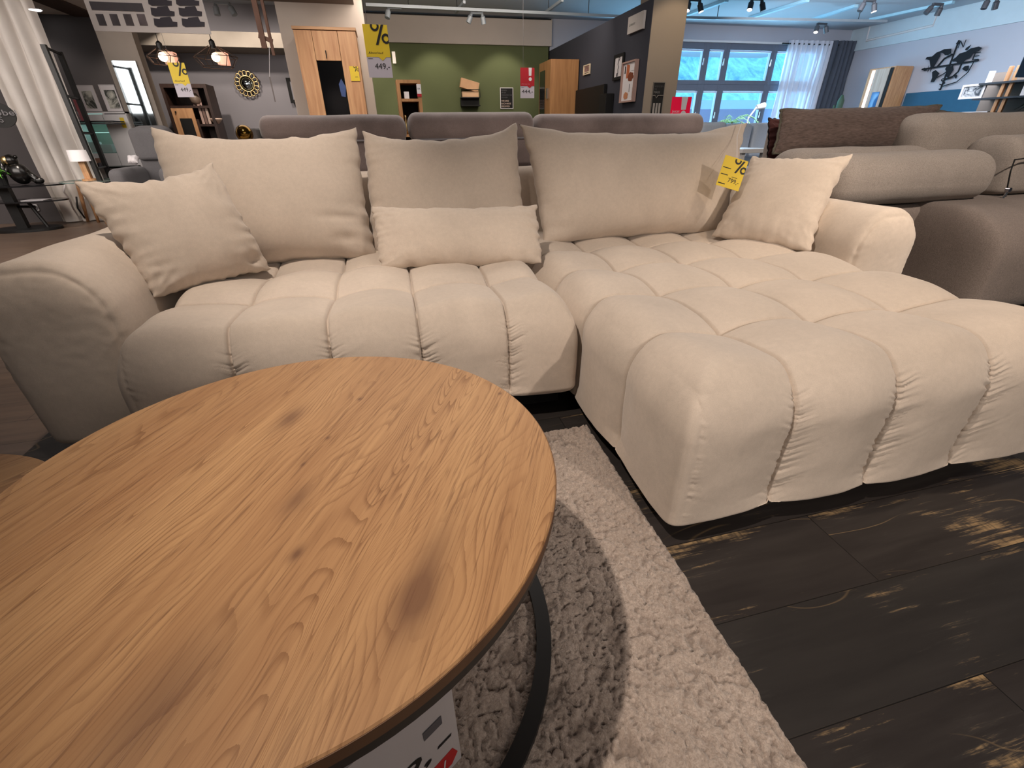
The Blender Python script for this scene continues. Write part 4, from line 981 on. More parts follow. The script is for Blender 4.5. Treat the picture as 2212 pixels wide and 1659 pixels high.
# --- pendant lamps
def pendant(lab, u, v, y, r, lit):
    c_ = aty(u, v, y); th = thing('pendant_lamp', lab, 'lamp', (c_.x, y, c_.z), 'pendant lamps')
    put('cord', MB().tube([(c_.x, y, c_.z+r*.6), (c_.x, y, 2.36 if y > 7 else ZC)], .004, 6), BLACK, th)
    put('lamp_socket', MB().lathe((c_.x, y, c_.z+r*.35), [(.03, 0), (.03, .07), (.012, .09)], 16), BLACK, th)
    mb = MB(); n = 8
    for k in range(n):
        a = 2*PI*k/n; b2 = 2*PI*(k+1)/n
        T_ = Vector((c_.x+.05*math.cos(a), y+.05*math.sin(a), c_.z+r*.45)); M_ = Vector((c_.x+r*math.cos(a), y+r*math.sin(a), c_.z)); B_ = Vector((c_.x+r*.7*math.cos(a), y+r*.7*math.sin(a), c_.z-r*.4))
        M2 = Vector((c_.x+r*math.cos(b2), y+r*math.sin(b2), c_.z)); B2 = Vector((c_.x+r*.7*math.cos(b2), y+r*.7*math.sin(b2), c_.z-r*.4))
        for p, q in ((T_, M_), (M_, B_), (M_, M2), (B_, B2)): mb.tube([p, q], .004, 5)
    put('wire_cage', mb, mat('bronze_wire', (80, 66, 58), .5, .4, var=.05), th)
    put('bulb', MB().ball((c_.x, y, c_.z), .045, 14), glow('bulb_glow', (255, 214, 180), 14), th, smooth=True)
    put('inner_shade', MB().box(c_.x+.01, c_.x+.12, y-.02, y+.1, c_.z-.07, c_.z+.05), mat('pink_glass', (255, 216, 200), .3, emit=(255, 190, 160), es=.45, alpha=.5, var=.03), th)
pendant('wire cage pendant lamp on the left, glowing just above the yellow hanging sign', 352, 123, 7.2, .17, True)
pendant('wire cage pendant lamp on the right of the two, wide faceted cage', 466, 124, 7.2, .24, True)
# --- hanging sale signs
def sale_sign(lab, u0, v0, u1, v1, y, price, red=False, pcx=.42):
    a, b, c_, e = RB(y, u0, v0, u1, v1); W, H = b-a, e-c_
    th = thing('sale_sign', lab, 'sign', ((a+b)/2, y, c_))
    o = Vector((a, y, c_)); x = Vector((1, 0, 0)); z = Vector((0, 0, 1))
    put('white_field', MB().box(a, b, y, y+.003, c_, c_+H*.42), mat('white_card_dim', (196, 190, 200), .6, var=.02), th)
    top = RED if red else YEL
    put('coloured_field', MB().prism([(0, H*.40), (W*.50, H*.40), (W*.66, H*.33), (W*.82, H*.40), (W, H*.40), (W, H), (0, H)], (a, y-.001, c_), x, z, .001), top, th)
    if red:
        put('exclamation_mark', MB().prism([(W*.60, H*.74), (W*.78, H*.74), (W*.80, H), (W*.58, H)], (a, y-.0022, c_), x, z, .001), PAPER, th)
        put('exclamation_dot', MB().lathe((a+W*.70, y-.0032, c_+H*.63), [(W*.11, 0), (W*.11, .001)], 24, (0, 1, 0)), PAPER, th)
        text('heading', 'Abholpreis', (a+W*.07, y-.0025, c_+H*.44), x, z, W*.6, H*.05, mat('pale_red_print', (214, 120, 130), .6, var=.03), th)
    else:
        percent(th, (a+W*.26, y-.0015, c_+H*.60), x, z, W*.74, H*.40, INK)
        text('heading', 'Abverkauf', (a+W*.1, y-.0025, c_+H*.455), x, z, W*.62, H*.045, INK, th)
    text('price', price, (a+W*.30 if not red else a+W*.1, y-.0015, c_+H*.15), x, z, W*(.62 if not red else .8), H*.13, INK, th)
    put('fine_print', MB().box(a+W*.06, a+W*.25, y-.001, y-.0004, c_+H*.36, c_+H*.37), INK, th)
    for xx in (a+W*.2,): put('wire', MB().tube([(xx, y, e), (xx, y, ZC)], .0015, 5), GINK, th)
    return th
sale_sign('yellow and white hanging sign reading 449,- before the white column', 782, 52, 849, 168, 4.4, '449,-')
sale_sign('small yellow and white hanging sign reading 449,- before the dark shelf', 361, 135, 420, 210, 6.4, '449,-')
sale_sign('dark red and white hanging sign reading 444,- on the green wall side', 1124, 146, 1154, 212, 7.6, '444,-', True)
# --- walnut shelf with oak door
yS = 8.9
a, b, c_, e = RB(yS, 343, 181, 445, 190); b = aty(443, 181, yS).x; e = aty(400, 181, yS).z
sh = thing('walnut_shelf_unit', 'dark walnut shelf unit with one pale oak door and open side compartments', 'shelf', ((a+b)/2, yS, 0))
mid = aty(438, 182, yS).x
wd = b-a; d0 = a+.05; d1 = a+wd*.56
put('carcass', MB().box(a, a+.04, yS, yS+.38, 0, e).box(b-.04, b, yS, yS+.38, 0, e).box(a+.04, b-.04, yS, yS+.38, e-.05, e).box(a+.04, b-.04, yS+.36, yS+.38, 0, e-.05).box(d1, d1+.03, yS+.02, yS+.36, 0, e-.45), WALN, sh)
zsh = aty(400, 228, yS).z
for zz in (zsh, aty(450, 268, yS).z, .35): put('shelf_board', MB().box(a+.04 if zz == zsh else d1+.03, b-.04, yS+.02, yS+.36, zz-.03, zz), WALN, sh)
put('door', MB().box(d0, d1, yS-.015, yS+.01, .1, zsh-.035), OAK, sh, bevel=.002)
q0, q1 = aty(380, 256, yS), aty(413, 292, yS)
put('dark_niche', MB().box(d0+(d1-d0)*.28, d1-(d1-d0)*.16, yS-.022, yS-.0155, q1.z-.2, q0.z), BLACKM, sh)
put('door_knob', MB().ball((d0+.06, yS-.03, aty(370, 242, yS).z), .012, 10), BLACK, sh)
bx = d1+.06
for i, cc in enumerate(((176, 150, 140), (120, 96, 88), (190, 168, 156))):
    zb0 = aty(450, 268, yS).z
    tag(put('book', MB().box(bx+.045*i, bx+.035+.045*i, yS+.05, yS+.2, zb0+.001, zb0+.26-.02*i), mat('walnut_book_%d' % i, cc, .6, var=.1), bevel=.002), ('pinkish upright book at the left in the walnut shelf compartment', 'brown upright book between two paler books in the walnut shelf', 'pale upright book, rightmost of three in the walnut shelf')[i], 'book', 'books in the walnut shelf')
bc = aty(450, 262, yS)
tag(put('bowl', MB().lathe((bx+.19, yS+.1, aty(450, 268, yS).z+.001), [(.03, 0), (.085, .06), (.09, .075), (.07, .06)], 24), mat('pale_bowl', (200, 176, 160), .4, var=.1), smooth=True), 'pale round bowl beside the upright books in the walnut shelf', 'bowl')
tag(put('vase', MB().lathe((a+wd*.62, yS+.15, zsh+.001), [(.03, 0), (.075, .05), (.08, .1), (.05, .16), (.03, .17)], 24), mat('brown_vase', (120, 104, 92), .4, var=.1), smooth=True), 'round grey brown vase on top shelf of the walnut unit', 'vase')
tag(put('small_frame', MB().box(b-.28, b-.16, yS+.12, yS+.14, zsh+.001, zsh+.24), mat('pinkish_print', (190, 160, 150), .5, var=.1), bevel=.002), 'small upright pinkish card at the right on the walnut top shelf', 'card')
tag(put('cup', MB().lathe((d1+.15, yS+.15, .352), [(.03, 0), (.045, .07), (.045, .12), (.04, .12)], 20), PAPER, smooth=True), 'white cup low in the right side of the walnut unit', 'cup')
# --- sun mirror
c0 = aty(534, 181, 9.75); R_ = (aty(560, 181, 9.75).x-aty(508, 181, 9.75).x)/2
sm = thing('sunburst_mirror', 'round convex mirror with a brass ring of petals on the grey back wall', 'mirror', (c0.x, 9.75, c0.z-R_))
mb = MB()
for k in range(16):
    a_ = 2*PI*k/16; cc = Vector((c0.x+R_*.8*math.cos(a_), 9.74, c0.z+R_*.8*math.sin(a_)))
    rd = Vector((math.cos(a_), 0, math.sin(a_))); tn = Vector((-math.sin(a_), 0, math.cos(a_)))
    mb.tube([cc+rd*R_*.2*math.cos(t_*PI/8)+tn*R_*.17*math.sin(t_*PI/8) for t_ in range(16)], .011, 6, closed=True)
put('petal_ring', mb, GOLD, sm, smooth=True)
put('rim', MB().tube([(c0.x+R_*.6*math.cos(t_*PI/20), 9.735, c0.z+R_*.6*math.sin(t_*PI/20)) for t_ in range(40)], .014, 8, closed=True), GOLD, sm, smooth=True)
put('mirror_glass', MB().lathe((c0.x, 9.75, c0.z), [(R_*.6, 0), (R_*.4, -.03), (R_*.15, -.045)], 32, (0, 1, 0)), MATS['mirror_silver'], sm, smooth=True)
# --- timber hanging piece and dark frame on the back wall
p, q = aty(548, 18, 6.6), aty(576, 105, 6.6)
hb = thing('hanging_beam', 'thin brown timber slats hanging from the ceiling left of the white column', 'decoration', (p.x, 6.6, q.z))
put('slat', MB().obox(((p.x+.02), 6.6, (ZC+q.z)/2), (1, 0, 0), (0, 1, 0), (0, 0, 1), .026, .02, (ZC-q.z)/2), mat('brown_slat', (104, 74, 60), .7, var=.15), hb)
put('slat', MB().obox(((p.x+.095), 6.62, (ZC+q.z)/2-.03), (1, 0, 0), (0, 1, 0), (0, 0, 1), .014, .02, (ZC-q.z)/2+.03), MATS['brown_slat'], hb)
put('cross_slat', MB().obox((p.x+.05, 6.61, q.z+.09), (1, 0, -.35), (0, 1, 0), (.35, 0, 1), .07, .012, .02), MATS['brown_slat'], hb)
a_, b_, z0_, z1_ = RB(6.6, 581, 166, 596, 220)
put('cord', MB().tube([((a_+b_)/2, 6.6, z1_), (p.x+.07, 6.6, q.z+.02)], .003, 5), PAPER, hb)
put('paper_strip', MB().box(a_, b_, 6.6, 6.603, z0_, z1_), mat('grey_strip', (120, 112, 110), .8, var=.1), hb)
picture('framed_picture', 'empty dark frame on the back wall touching the left edge of the column', RBc(9.74, 617, 168, 668, 223), BLACKM, GREYW, None, .05)
# --- brass ball ornament
g_ = aty(528, 289, 2.685)
gb = thing('brass_globe', 'shiny brass ball on a slim stand left of the velvet sofa', 'decoration', (g_.x, 2.685, 0))
put('globe', MB().ball((g_.x, 2.685, g_.z), .038, 28), mat('dark_brass', (120, 92, 44), .12, 1., var=.2, vscale=12), gb, smooth=True)
put('stand', MB().lathe((g_.x, 2.685, 0), [(.06, 0), (.06, .015), (.008, .03), (.008, g_.z-.034)], 24), BLACK, gb)
# --- oak wardrobe in front of the column
yW = 7.22
A_ = aty(631, 56, yW); B_ = aty(766, 59, yW); zt = A_.z
wr = thing('oak_wardrobe', 'oak hall wardrobe with black niche between two tall doors on the white column', 'wardrobe', ((A_.x+B_.x)/2, yW, 0))
s1, s2 = aty(671, 60, yW).x, aty(726, 60, yW).x; zn = aty(710, 131, yW).z
put('top_board', MB().box(A_.x-.01, B_.x+.01, yW-.02, yW+.45, zt-.03, zt), OAKX, wr, bevel=.002)
put('carcass', MB().box(A_.x, s1-.004, yW+.012, yW+.45, .05, zt-.035).box(s2+.004, B_.x, yW+.012, yW+.45, .05, zt-.035).box(s1-.004, s2+.004, yW+.3, yW+.45, .05, zt-.035).box(s1, s2, yW+.012, yW+.3, zn+.01, zt-.04), OAK, wr)
put('door', MB().box(A_.x, s1-.004, yW-.006, yW+.012, .05, zt-.037), OAK, wr, bevel=.002)
put('door', MB().box(s2+.004, B_.x, yW-.006, yW+.012, .05, zt-.037), OAK, wr, bevel=.002)
put('flap', MB().box(s1, s2, yW-.006, yW+.012, zn, zt-.037), OAK, wr, bevel=.002)
put('niche_panel', MB().box(s1, s2, yW+.02, yW+.03, .05, zn-.004), mat('black_glass', (6, 6, 8), .12, var=.03), wr)
put('handle', MB().tube([((s1+s2)/2-.02, yW-.02, zn+.10), ((s1+s2)/2-.02, yW-.02, zn+.02)], .006, 6), BLACK, wr)
put('plinth', MB().box(A_.x+.02, B_.x-.02, yW+.03, yW+.42, 0, .05), BLACKM, wr)
a, b, c_, e = RB(yW-.02, 754, 143, 778, 175)
tg = thing('price_tag', 'small yellow per cent tag on the right door of the oak wardrobe', 'price tag', ((a+b)/2, yW-.02, c_))
plate(tg, 'card', (a, yW-.02, c_), (1, 0, 0), (0, 0, 1), b-a, e-c_, YEL, t=.003)
percent(tg, (a+(b-a)*.42, yW-.022, c_+(e-c_)*.62), (1, 0, 0), (0, 0, 1), (b-a)*.58, (e-c_)*.38, INK, lift=.002)
text('price', '449,-', (a+(b-a)*.5, yW-.0245, c_+(e-c_)*.22), (1, 0, 0), (0, 0, 1), (b-a)*.4, (e-c_)*.09, INK, tg)
tag(put('blue_cloth', MB().prism([(0, 0), (.05, -.01), (.07, .1), (.03, .19), (-.01, .13)], aty(738, 208, yW-.012), (1, 0, 0), (0, 0, 1), .004), mat('blue_cloth', (60, 80, 130), .7, var=.2)), 'small blue cloth scrap in the black niche of the oak wardrobe', 'cloth')
# --- things in front of the green wall
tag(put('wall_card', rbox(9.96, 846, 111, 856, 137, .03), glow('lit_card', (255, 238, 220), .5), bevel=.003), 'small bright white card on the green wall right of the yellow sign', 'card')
yB = 6.6
a, b, c_, e = RB(yB, 855, 172, 908, 178); e = aty(880, 172, yB).z
bk = thing('open_bookcase', 'narrow open oak bookcase with dark back before the green wall', 'shelf', ((a+b)/2, yB, 0))
zs = aty(885, 213, yB).z
put('frame', MB().box(a, a+.04, yB, yB+.3, 0, e).box(b-.04, b, yB, yB+.3, 0, e).box(a+.04, b-.04, yB, yB+.3, e-.035, e), OAKM, bk)
put('back_panel', MB().box(a+.04, b-.04, yB+.28, yB+.3, 0, e-.035), BLACKM, bk)
for zz in (zs, zs-.38, zs-.76, .08): put('shelf_board', MB().box(a+.04, b-.04, yB+.005, yB+.28, zz-.03, zz), OAKM, bk)
p = aty(879, 213, yB+.08)
tag(put('candle', MB().box(p.x-.03, p.x+.03, yB+.05, yB+.11, zs+.001, zs+.075), PAPER, bevel=.003), 'small white block candle on the top shelf of the open bookcase', 'candle')
a2, b2, c2, e2 = RB(yB+.0, 899, 182, 911, 209)
tg = thing('price_tag', 'narrow white price tag with red foot hanging in the open bookcase', 'price tag', ((a2+b2)/2, yB-.01, c2))
put('card', MB().box(a2, b2, yB-.012, yB-.008, c2+.03, e2), PAPER, tg); put('red_foot', MB().box(a2, b2, yB-.012, yB-.008, c2, c2+.03), RED, tg)
text('price', '329,-', (a2+.01, yB-.0135, c2+.07), (1, 0, 0), (0, 0, 1), (b2-a2)*.7, .02, INK, tg)
p = aty(874, 238, yB+.1)
tag(put('figurine', MB().lathe((p.x, yB+.12, zs-.379), [(.03, 0), (.02, .05), (.035, .10), (.012, .17), (.02, .2), (.004, .22)], 18), GOLD, smooth=True), 'slim gold figurine on the second shelf of the open bookcase', 'figurine')
yK = 9.8
a, b, c_, e = RB(yK, 996, 193, 1038, 229)
ws = thing('wall_shelf', 'black box shaped wire wall shelf on the green wall', 'shelf', ((a+b)/2, yK, c_))
put('box', MB().box(a, b, yK+.1, yK+.19, c_, c_+(e-c_)*.52).box(a, b, yK, yK+.1, c_, c_+.015), BLACKM, ws)
zmid = c_+(e-c_)*.54
put('shelf_board', MB().box(a, b, yK, yK+.19, zmid-.012, zmid), BLACK, ws)
put('rail', MB().tube([(a, yK, zmid), (a, yK, e), (b, yK, e), (b, yK, zmid)], .007, 6), BLACK, ws)
WB = mat('kraft_book', (196, 160, 124), .6, var=.08)
tag(put('book', MB().box(a+.02, b-.02, yK+.02, yK+.15, zmid+.001, zmid+.09), WB, bevel=.004), 'thick kraft coloured book lying flat on the black wall shelf', 'book')
tag(put('book', MB().obox((a+.17, yK+.08, zmid+.19), (1, 0, -.25), (0, 1, 0), (.25, 0, 1), .17, .06, .075), mat('kraft_book_dark', (190, 148, 110), .6, var=.08), bevel=.004), 'kraft coloured book propped aslant on top of the wall shelf book', 'book')
def board(lab, u0, v0, u1, v1, y, lines_, x=(1, 0, 0), o=None, w=None, h=None, extra=None):
    if o is None:
        a, b, c_, e = RB(y, u0, v0, u1, v1); o = Vector((a, y, c_)); w, h = b-a, e-c_
    x = Vector(x).normalized(); z = Vector((0, 0, 1)); n = x.cross(z)
    th = thing('slogan_board', lab, 'sign', o+x*w/2)
    put('board', MB().prism([(0, 0), (w, 0), (w, h), (0, h)], o-n*.012, x, z, .012), BLACKM, th)
    bt = w*.045; L_ = o+n*.001
    put('border', MB().prism([(0, 0), (w, 0), (w, bt), (0, bt)], L_, x, z, .001).prism([(0, h-bt), (w, h-bt), (w, h), (0, h)], L_, x, z, .001).prism([(0, bt), (bt, bt), (bt, h-bt), (0, h-bt)], L_, x, z, .001).prism([(w-bt, bt), (w, bt), (w, h-bt), (w-bt, h-bt)], L_, x, z, .001), extra[0], th)
    for (s_, px_, py_, pw_, ph_, m_) in lines_:
        text('lettering', s_, o+x*w*px_+z*h*py_+n*.0015, x, z, w*pw_, h*ph_, m_, th)
    return th, o, w, h, n
PINKP = mat('pale_pink_print', (214, 190, 176), .6, var=.03)
board('black slogan board with pale border and seven lines on the green wall', 1080, 189, 1109, 235, 9.985,
      [('KEINEN', .08, .84, .42, .06, GINK), ('UM SO', .08, .73, .36, .06, GINK), ('WENIGSTEN WIR', .08, .62, .82, .06, GINK), ('WOHNEN', .08, .51, .48, .06, GINK), ('WIR SIND', .08, .34, .58, .08, PINKP), ('NACH HAUSE', .08, .21, .74, .08, PINKP), ('GEKOMMEN', .08, .08, .64, .08, PINKP)], extra=(PAPER,))
# --- oak locker beside the green wall, standing against the anthracite partition
yf, yn = 8.7, 7.6
x_l = aty(1165, 140, 8.2).x
lk = thing('oak_locker', 'tall golden oak cabinet with dark glass strip where green and anthracite walls meet', 'cabinet', (2.8, 8.2, 0))
xl_ = 2.72; zl = atx(1190, 127, xl_).z; yn_ = atx(1190, 127, xl_).y; yf_ = atx(1165, 140, xl_).y
put('carcass', MB().box(xl_, 3.2, yn_, yf_, .0, zl), OAKM, lk, bevel=.003)
put('glass_strip', MB().box(xl_-.006, xl_-.001, yn_+(yf_-yn_)*.45, yf_-.06, .1, zl-.12), mat('black_glass', (6, 6, 8)), lk)
put('handle', MB().box(xl_-.03, xl_-.002, yn_+(yf_-yn_)*.14, yn_+(yf_-yn_)*.22, aty(1187, 209, 8).z, aty(1187, 185, 8).z), CHROME, lk)
# --- things on the anthracite partition
xp = 3.215
def onwall(u0, v0, u1, v1, x=xp, uu=None):
    """rectangle on the partition: far lower corner, width towards the viewer, height"""
    p = atx(u0, v0, x); q = atx(u1, v1, x); return (Vector((x, p.y, q.z)), (0, -1, 0), (0, 0, 1), p.y-q.y, p.z-q.z)
p, q = atx(1243, 196, xp), atx(1312, 183, xp)
tv = thing('television', 'black television on the anthracite partition', 'television', (xp, (p.y+q.y)/2, .7))
put('screen', MB().box(xp-.05, xp, q.y, p.y, .80, (p.z+q.z)/2), mat('black_screen', (5, 5, 6), .6, var=.02), tv, bevel=.004)
p2, q2 = atx(1312, 205, xp), atx(1327, 201, xp)
tag(put('speaker', MB().box(xp-.12, xp, q2.y, p2.y, .001, (p2.z+q2.z)/2), mat('speaker_black', (7, 7, 8), .7, var=.02), bevel=.004), 'black panel speaker standing right of the television', 'speaker')
def colr(c_, n_): return mat(n_, c_, .6, var=.06)
def art_small(th, P, x, y, z, w, h):
    put('photograph', MB().prism([(0, 0), (w*.7, 0), (w*.7, h*.55), (0, h*.55)], P(.15, .3), x, y, .001), mat('rose_grey_photo', (140, 110, 104), .6, var=.5, vscale=16), th)
    put('caption_bar', MB().prism([(0, 0), (w*.6, 0), (w*.6, h*.06), (0, h*.06)], P(.2, .14), x, y, .001), INK, th)
def tall(u0, vt, u1, vb):
    p = atx(u0, vt, xp); q = atx(u1, vb, xp); return (Vector((xp-.004, p.y, q.z)), (0, -1, 0), (0, 0, 1), p.y-q.y, p.z-q.z)
def wallpic(u0, v0, u1, v1, v1b):
    """far top, near top, far bottom pixel rows"""
    pt_ = atx(u0, v0, xp); qt = atx(u1, v1, xp); pb2 = atx(u0, v1b, xp)
    return (Vector((xp-.004, pt_.y, pb2.z)), (0, -1, 0), (0, 0, 1), pt_.y-qt.y, pt_.z-pb2.z)
picture('framed_picture', 'tiny cream framed picture, farthest one on the anthracite partition', wallpic(1263, 142, 1277, 137, 163), mat('cream_frame', (206, 190, 164), .6, var=.03), mat('cream_frame', (206, 190, 164)), art_small, .015)
def art_line(th, P, x, y, z, w, h):
    q = lambda a, b: P(a, b, .001)
    put('drawing', MB().tube([q(.5, .72), q(.45, .6), q(.55, .5), q(.48, .4), q(.5, .25)], .006, 4).tube([q(.5, .72), q(.62, .82), q(.6, .88), q(.5, .84), q(.5, .72)], .005, 4), GINK, th)
    put('ink_blot', MB().lathe(q(.42, .2), [(w*.08, 0), (w*.08, .001)], 12, z), GINK, th)
picture('framed_picture', 'black framed narrow line drawing on white, middle of the anthracite partition', wallpic(1330, 120, 1351, 115, 174), BLACKM, PAPER, art_line, .035)
def art_blob(th, P, x, y, z, w, h):
    def blob(n_, cx_, cy_, rx, ry, m_, seed, l):
        k = 18; pts_ = [((rx*math.cos(2*PI*i/k)*(1+.15*math.sin(seed+3*i)))*w, (ry*math.sin(2*PI*i/k)*(1+.12*math.cos(seed*2+2*i)))*h) for i in range(k)]
        put(n_, MB().prism(pts_, P(cx_, cy_, l), x, y, .001), m_, th)
    put('orange_bar', MB().prism([(0, 0), (w*.2, 0), (w*.22, h*.3), (0, h*.34)], P(.28, .60, .0005), x, y, .001), colr((186, 104, 66), 'terracotta'), th)
    blob('rust_shape', .62, .62, .2, .11, colr((120, 62, 40), 'rust'), 1, .002)
    blob('ochre_shape', .38, .17, .17, .09, colr((190, 130, 96), 'ochre'), 4, .002)
    put('black_bar', MB().prism([(0, 0), (w*.07, 0), (w*.07, h*.18), (0, h*.18)], P(.14, .72, .001), x, y, .001), INK, th)
    put('thin_lines', MB().tube([P(.6, .45, .001), P(.6, .25, .001)], .004, 4).tube([P(.85, .35, .001), P(.85, .1, .001)], .005, 4), INK, th)
    put('white_tag', MB().prism([(0, 0), (w*.3, 0), (w*.3, h*.12), (0, h*.12)], P(.62, .76, .004), x, y, .001), PAPER, th)
picture('framed_picture', 'large beige framed print of rust and ochre shapes beside the taupe pillar', wallpic(1352, 136, 1382, 128, 222), mat('pinkish_frame', (170, 140, 130), .6, var=.04), PAPER, art_blob, .018, .05)
cr = wallpic(1363, 38, 1397, 24, 74)
cs = thing('name_card', 'white card lettered CARRY high on the anthracite partition', 'sign', cr[0])
o_, x_, z_, w_, h_ = cr; x_ = Vector(x_); z_ = Vector(z_); n_ = x_.cross(z_)
put('card', MB().prism([(0, 0), (w_, 0), (w_, h_), (0, h_)], o_, x_, z_, .03), mat('cream_card', (190, 184, 180), .6, var=.02), cs)
text('lettering', 'CARRY', o_+x_*w_*.1+z_*h_*.42+n_*.0315, x_, z_, w_*.4, h_*.13, mat('dark_green_ink', (20, 50, 40), .6, var=.03), cs)
# --- slogan board on the pillar
a, b, c_, e = RB(6.11, 1412, 177, 1438, 262)
th, o, w, h, n = board('dark board with dim slogan and three white columns on the taupe pillar', 0, 0, 0, 0, 6.11, [('WENDEN', .12, .87, .76, .045, mat('dim_ink', (66, 66, 66), .6, var=.03)), ('DIE', .12, .80, .22, .045, mat('dim_ink', (66, 66, 66))), ('MASS', .12, .72, .5, .055, mat('mid_ink', (120, 118, 116), .6, var=.03))], o=Vector((a, 6.11, c_)), w=aty(1438, 178, 6.11).x-aty(1414, 178, 6.11).x+.01, h=e-c_, extra=(mat('dull_border', (112, 108, 102), .7, var=.03),))
put('pennant_line', MB().tube([o+Vector((w*.05, -.003, h*.66)), o+Vector((w*.25, -.003, h*.66)), o+Vector((w*.36, -.003, h*.60)), o+Vector((w*.5, -.003, h*.66)), o+Vector((w*.95, -.003, h*.66))], .006, 4), MATS['dull_border'], th)
for k in range(3): put('white_column', MB().box(o.x+w*(.16+.24*k), o.x+w*(.32+.24*k), 6.105, 6.108, o.z+h*.04, o.z+h*.47), mat('column_print', (150, 146, 142), .6, var=.2), th)
# --- red sign before the window
a, b, c_, e = RB(5.2, 1453, 209, 1487, 262)
rs = thing('sale_sign', 'bright red sign with white exclamation mark before the lower window', 'sign', ((a+b)/2, 5.2, c_))
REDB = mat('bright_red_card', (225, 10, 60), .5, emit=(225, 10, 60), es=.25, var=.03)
put('board', MB().box(a, b, 5.2, 5.206, c_, e), REDB, rs)
W, H = b-a, e-c_
put('exclamation_mark', MB().prism([(W*.52, H*.48), (W*.76, H*.48), (W*.8, H), (W*.48, H)], (a, 5.199, c_), (1, 0, 0), (0, 0, 1), .001), PAPER, rs)
put('exclamation_dot', MB().lathe((a+W*.66, 5.198, c_+H*.30), [(W*.14, 0), (W*.14, .001)], 20, (0, 1, 0)), PAPER, rs)
text('lettering', 'Jetzt', (a+W*.06, 5.1985, c_+H*.33), (1, 0, 0), (0, 0, 1), W*.4, H*.14, PAPER, rs)
put('stand', MB().lathe(((a+b)/2, 5.21, 0), [(.12, 0), (.12, .02), (.012, .03), (.012, c_+.05)], 20), BLACK, rs)
# --- palm and white floor lamp before the windows
yl = 7.5
pc = aty(1580, 262, yl)
pm = thing('palm_plant', 'feathery green palm in front of the lower window', 'plant', (pc.x, yl, 0))
put('pot', MB().lathe((pc.x, yl, 0), [(.14, 0), (.18, .3)], 24), PAPER, pm)
put('trunk', MB().tube([(pc.x-.02, yl, .25), (pc.x+.01, yl, pc.z)], [.02, .014], 8), mat('palm_bark', (120, 100, 70), .8, var=.1), pm)
mb = MB(); rng = random.Random(8)
for k in range(11):
    a = 2*PI*k/11+rng.random()*.3; L = rng.uniform(.38, .55); rise = rng.uniform(.25, .7)
    d = Vector((math.cos(a), math.sin(a)*.6, 0)); pts_ = [Vector((pc.x, yl, pc.z-.02))+d*L*s+Vector((0, 0, L*(rise*s*1.5-1.05*s*s))) for s in (0, .25, .5, .75, 1)]
    mb.tube(pts_, .004, 4)
    for i in range(1, 14):
        s = i/14; p = pts_[min(3, int(s*4))].lerp(pts_[min(4, int(s*4)+1)], s*4-int(s*4)); side = d.cross(Vector((0, 0, 1)))
        for sg in (-1, 1):
            e_ = p+(side*sg*.8+d*.6).normalized()*.12*(1.1-s*.6)-Vector((0, 0, .03)); w_ = d*.012
            mb.add([p-w_, p+w_, e_], [(0, 1, 2)])
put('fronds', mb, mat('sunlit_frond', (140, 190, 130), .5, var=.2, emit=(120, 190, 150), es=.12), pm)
pc2 = aty(1565, 276, 6.0)
pl2 = thing('leafy_plant', 'yellow green leafy plant between the pale sofa cushions', 'plant', (pc2.x, 6.55, 0))
put('pot', MB().lathe((pc2.x*6.55/6, 6.55, 0), [(.1, 0), (.13, .25)], 20), PAPER, pl2)
put('stem', MB().tube([(pc2.x*6.55/6, 6.55, .2), (pc2.x*6.55/6, 6.55, pc2.z)], .012, 6), LEAF, pl2)
put('foliage', tuft((pc2.x*6.55/6, 6.55, pc2.z-.1), 60, .22, .014, 3), mat('yellow_green_leaf', (150, 190, 100), .5, var=.2), pl2)
yL = 7.8
fl_ = thing('floor_lamp', 'slim white floor lamp with slanted arm right of the palm', 'lamp', (aty(1622, 262, yL).x, yL, 0))
k0, k1, k2 = aty(1616, 256, yL), aty(1634, 232, yL), aty(1651, 228, yL)
put('pole', MB().tube([(k0.x, yL, 0), k0], .012, 8), PAPER, fl_); put('arm', MB().tube([k0, k1], .014, 8), PAPER, fl_)
put('lamp_head', MB().tube([k1, k2], [.035, .05], 12), PAPER, fl_); put('foot', MB().lathe((k0.x, yL, 0), [(.13, 0), (.13, .02)], 24), PAPER, fl_)
# --- curtains at the right of the window
yR = 9.86
c0x, c1x, c2x = aty(1704, 94, yR).x, aty(1797, 93, yR).x, aty(1858, 93, yR).x
zc = aty(1760, 92, yR).z
ro = thing('curtain_rod', 'dark curtain rod above sheer and grey curtains right of the window', 'curtain rod', ((c0x+c2x)/2, yR, zc-.05))
put('rod', MB().tube([(c0x-.15, yR, zc-.03), (c2x, yR, zc-.03)], .014, 8), BLACK, ro)
o = put('sheer_curtain', curtain(c0x-.02, c1x, yR, .02, zc+.03, 9, .05, 7), mat('window_voile', (225, 228, 240), .9, alpha=.72, var=.03), smooth=True); tag(o, 'translucent white curtain hanging beside the window grid', 'curtain')
o = put('dark_curtain', curtain(c1x-.02, c2x, yR-.03, .02, zc+.04, 6, .05, 12), mat('slate_curtain', (74, 80, 92), .9, var=.08), smooth=True); tag(o, 'slate grey opaque curtain right of the white one', 'curtain')
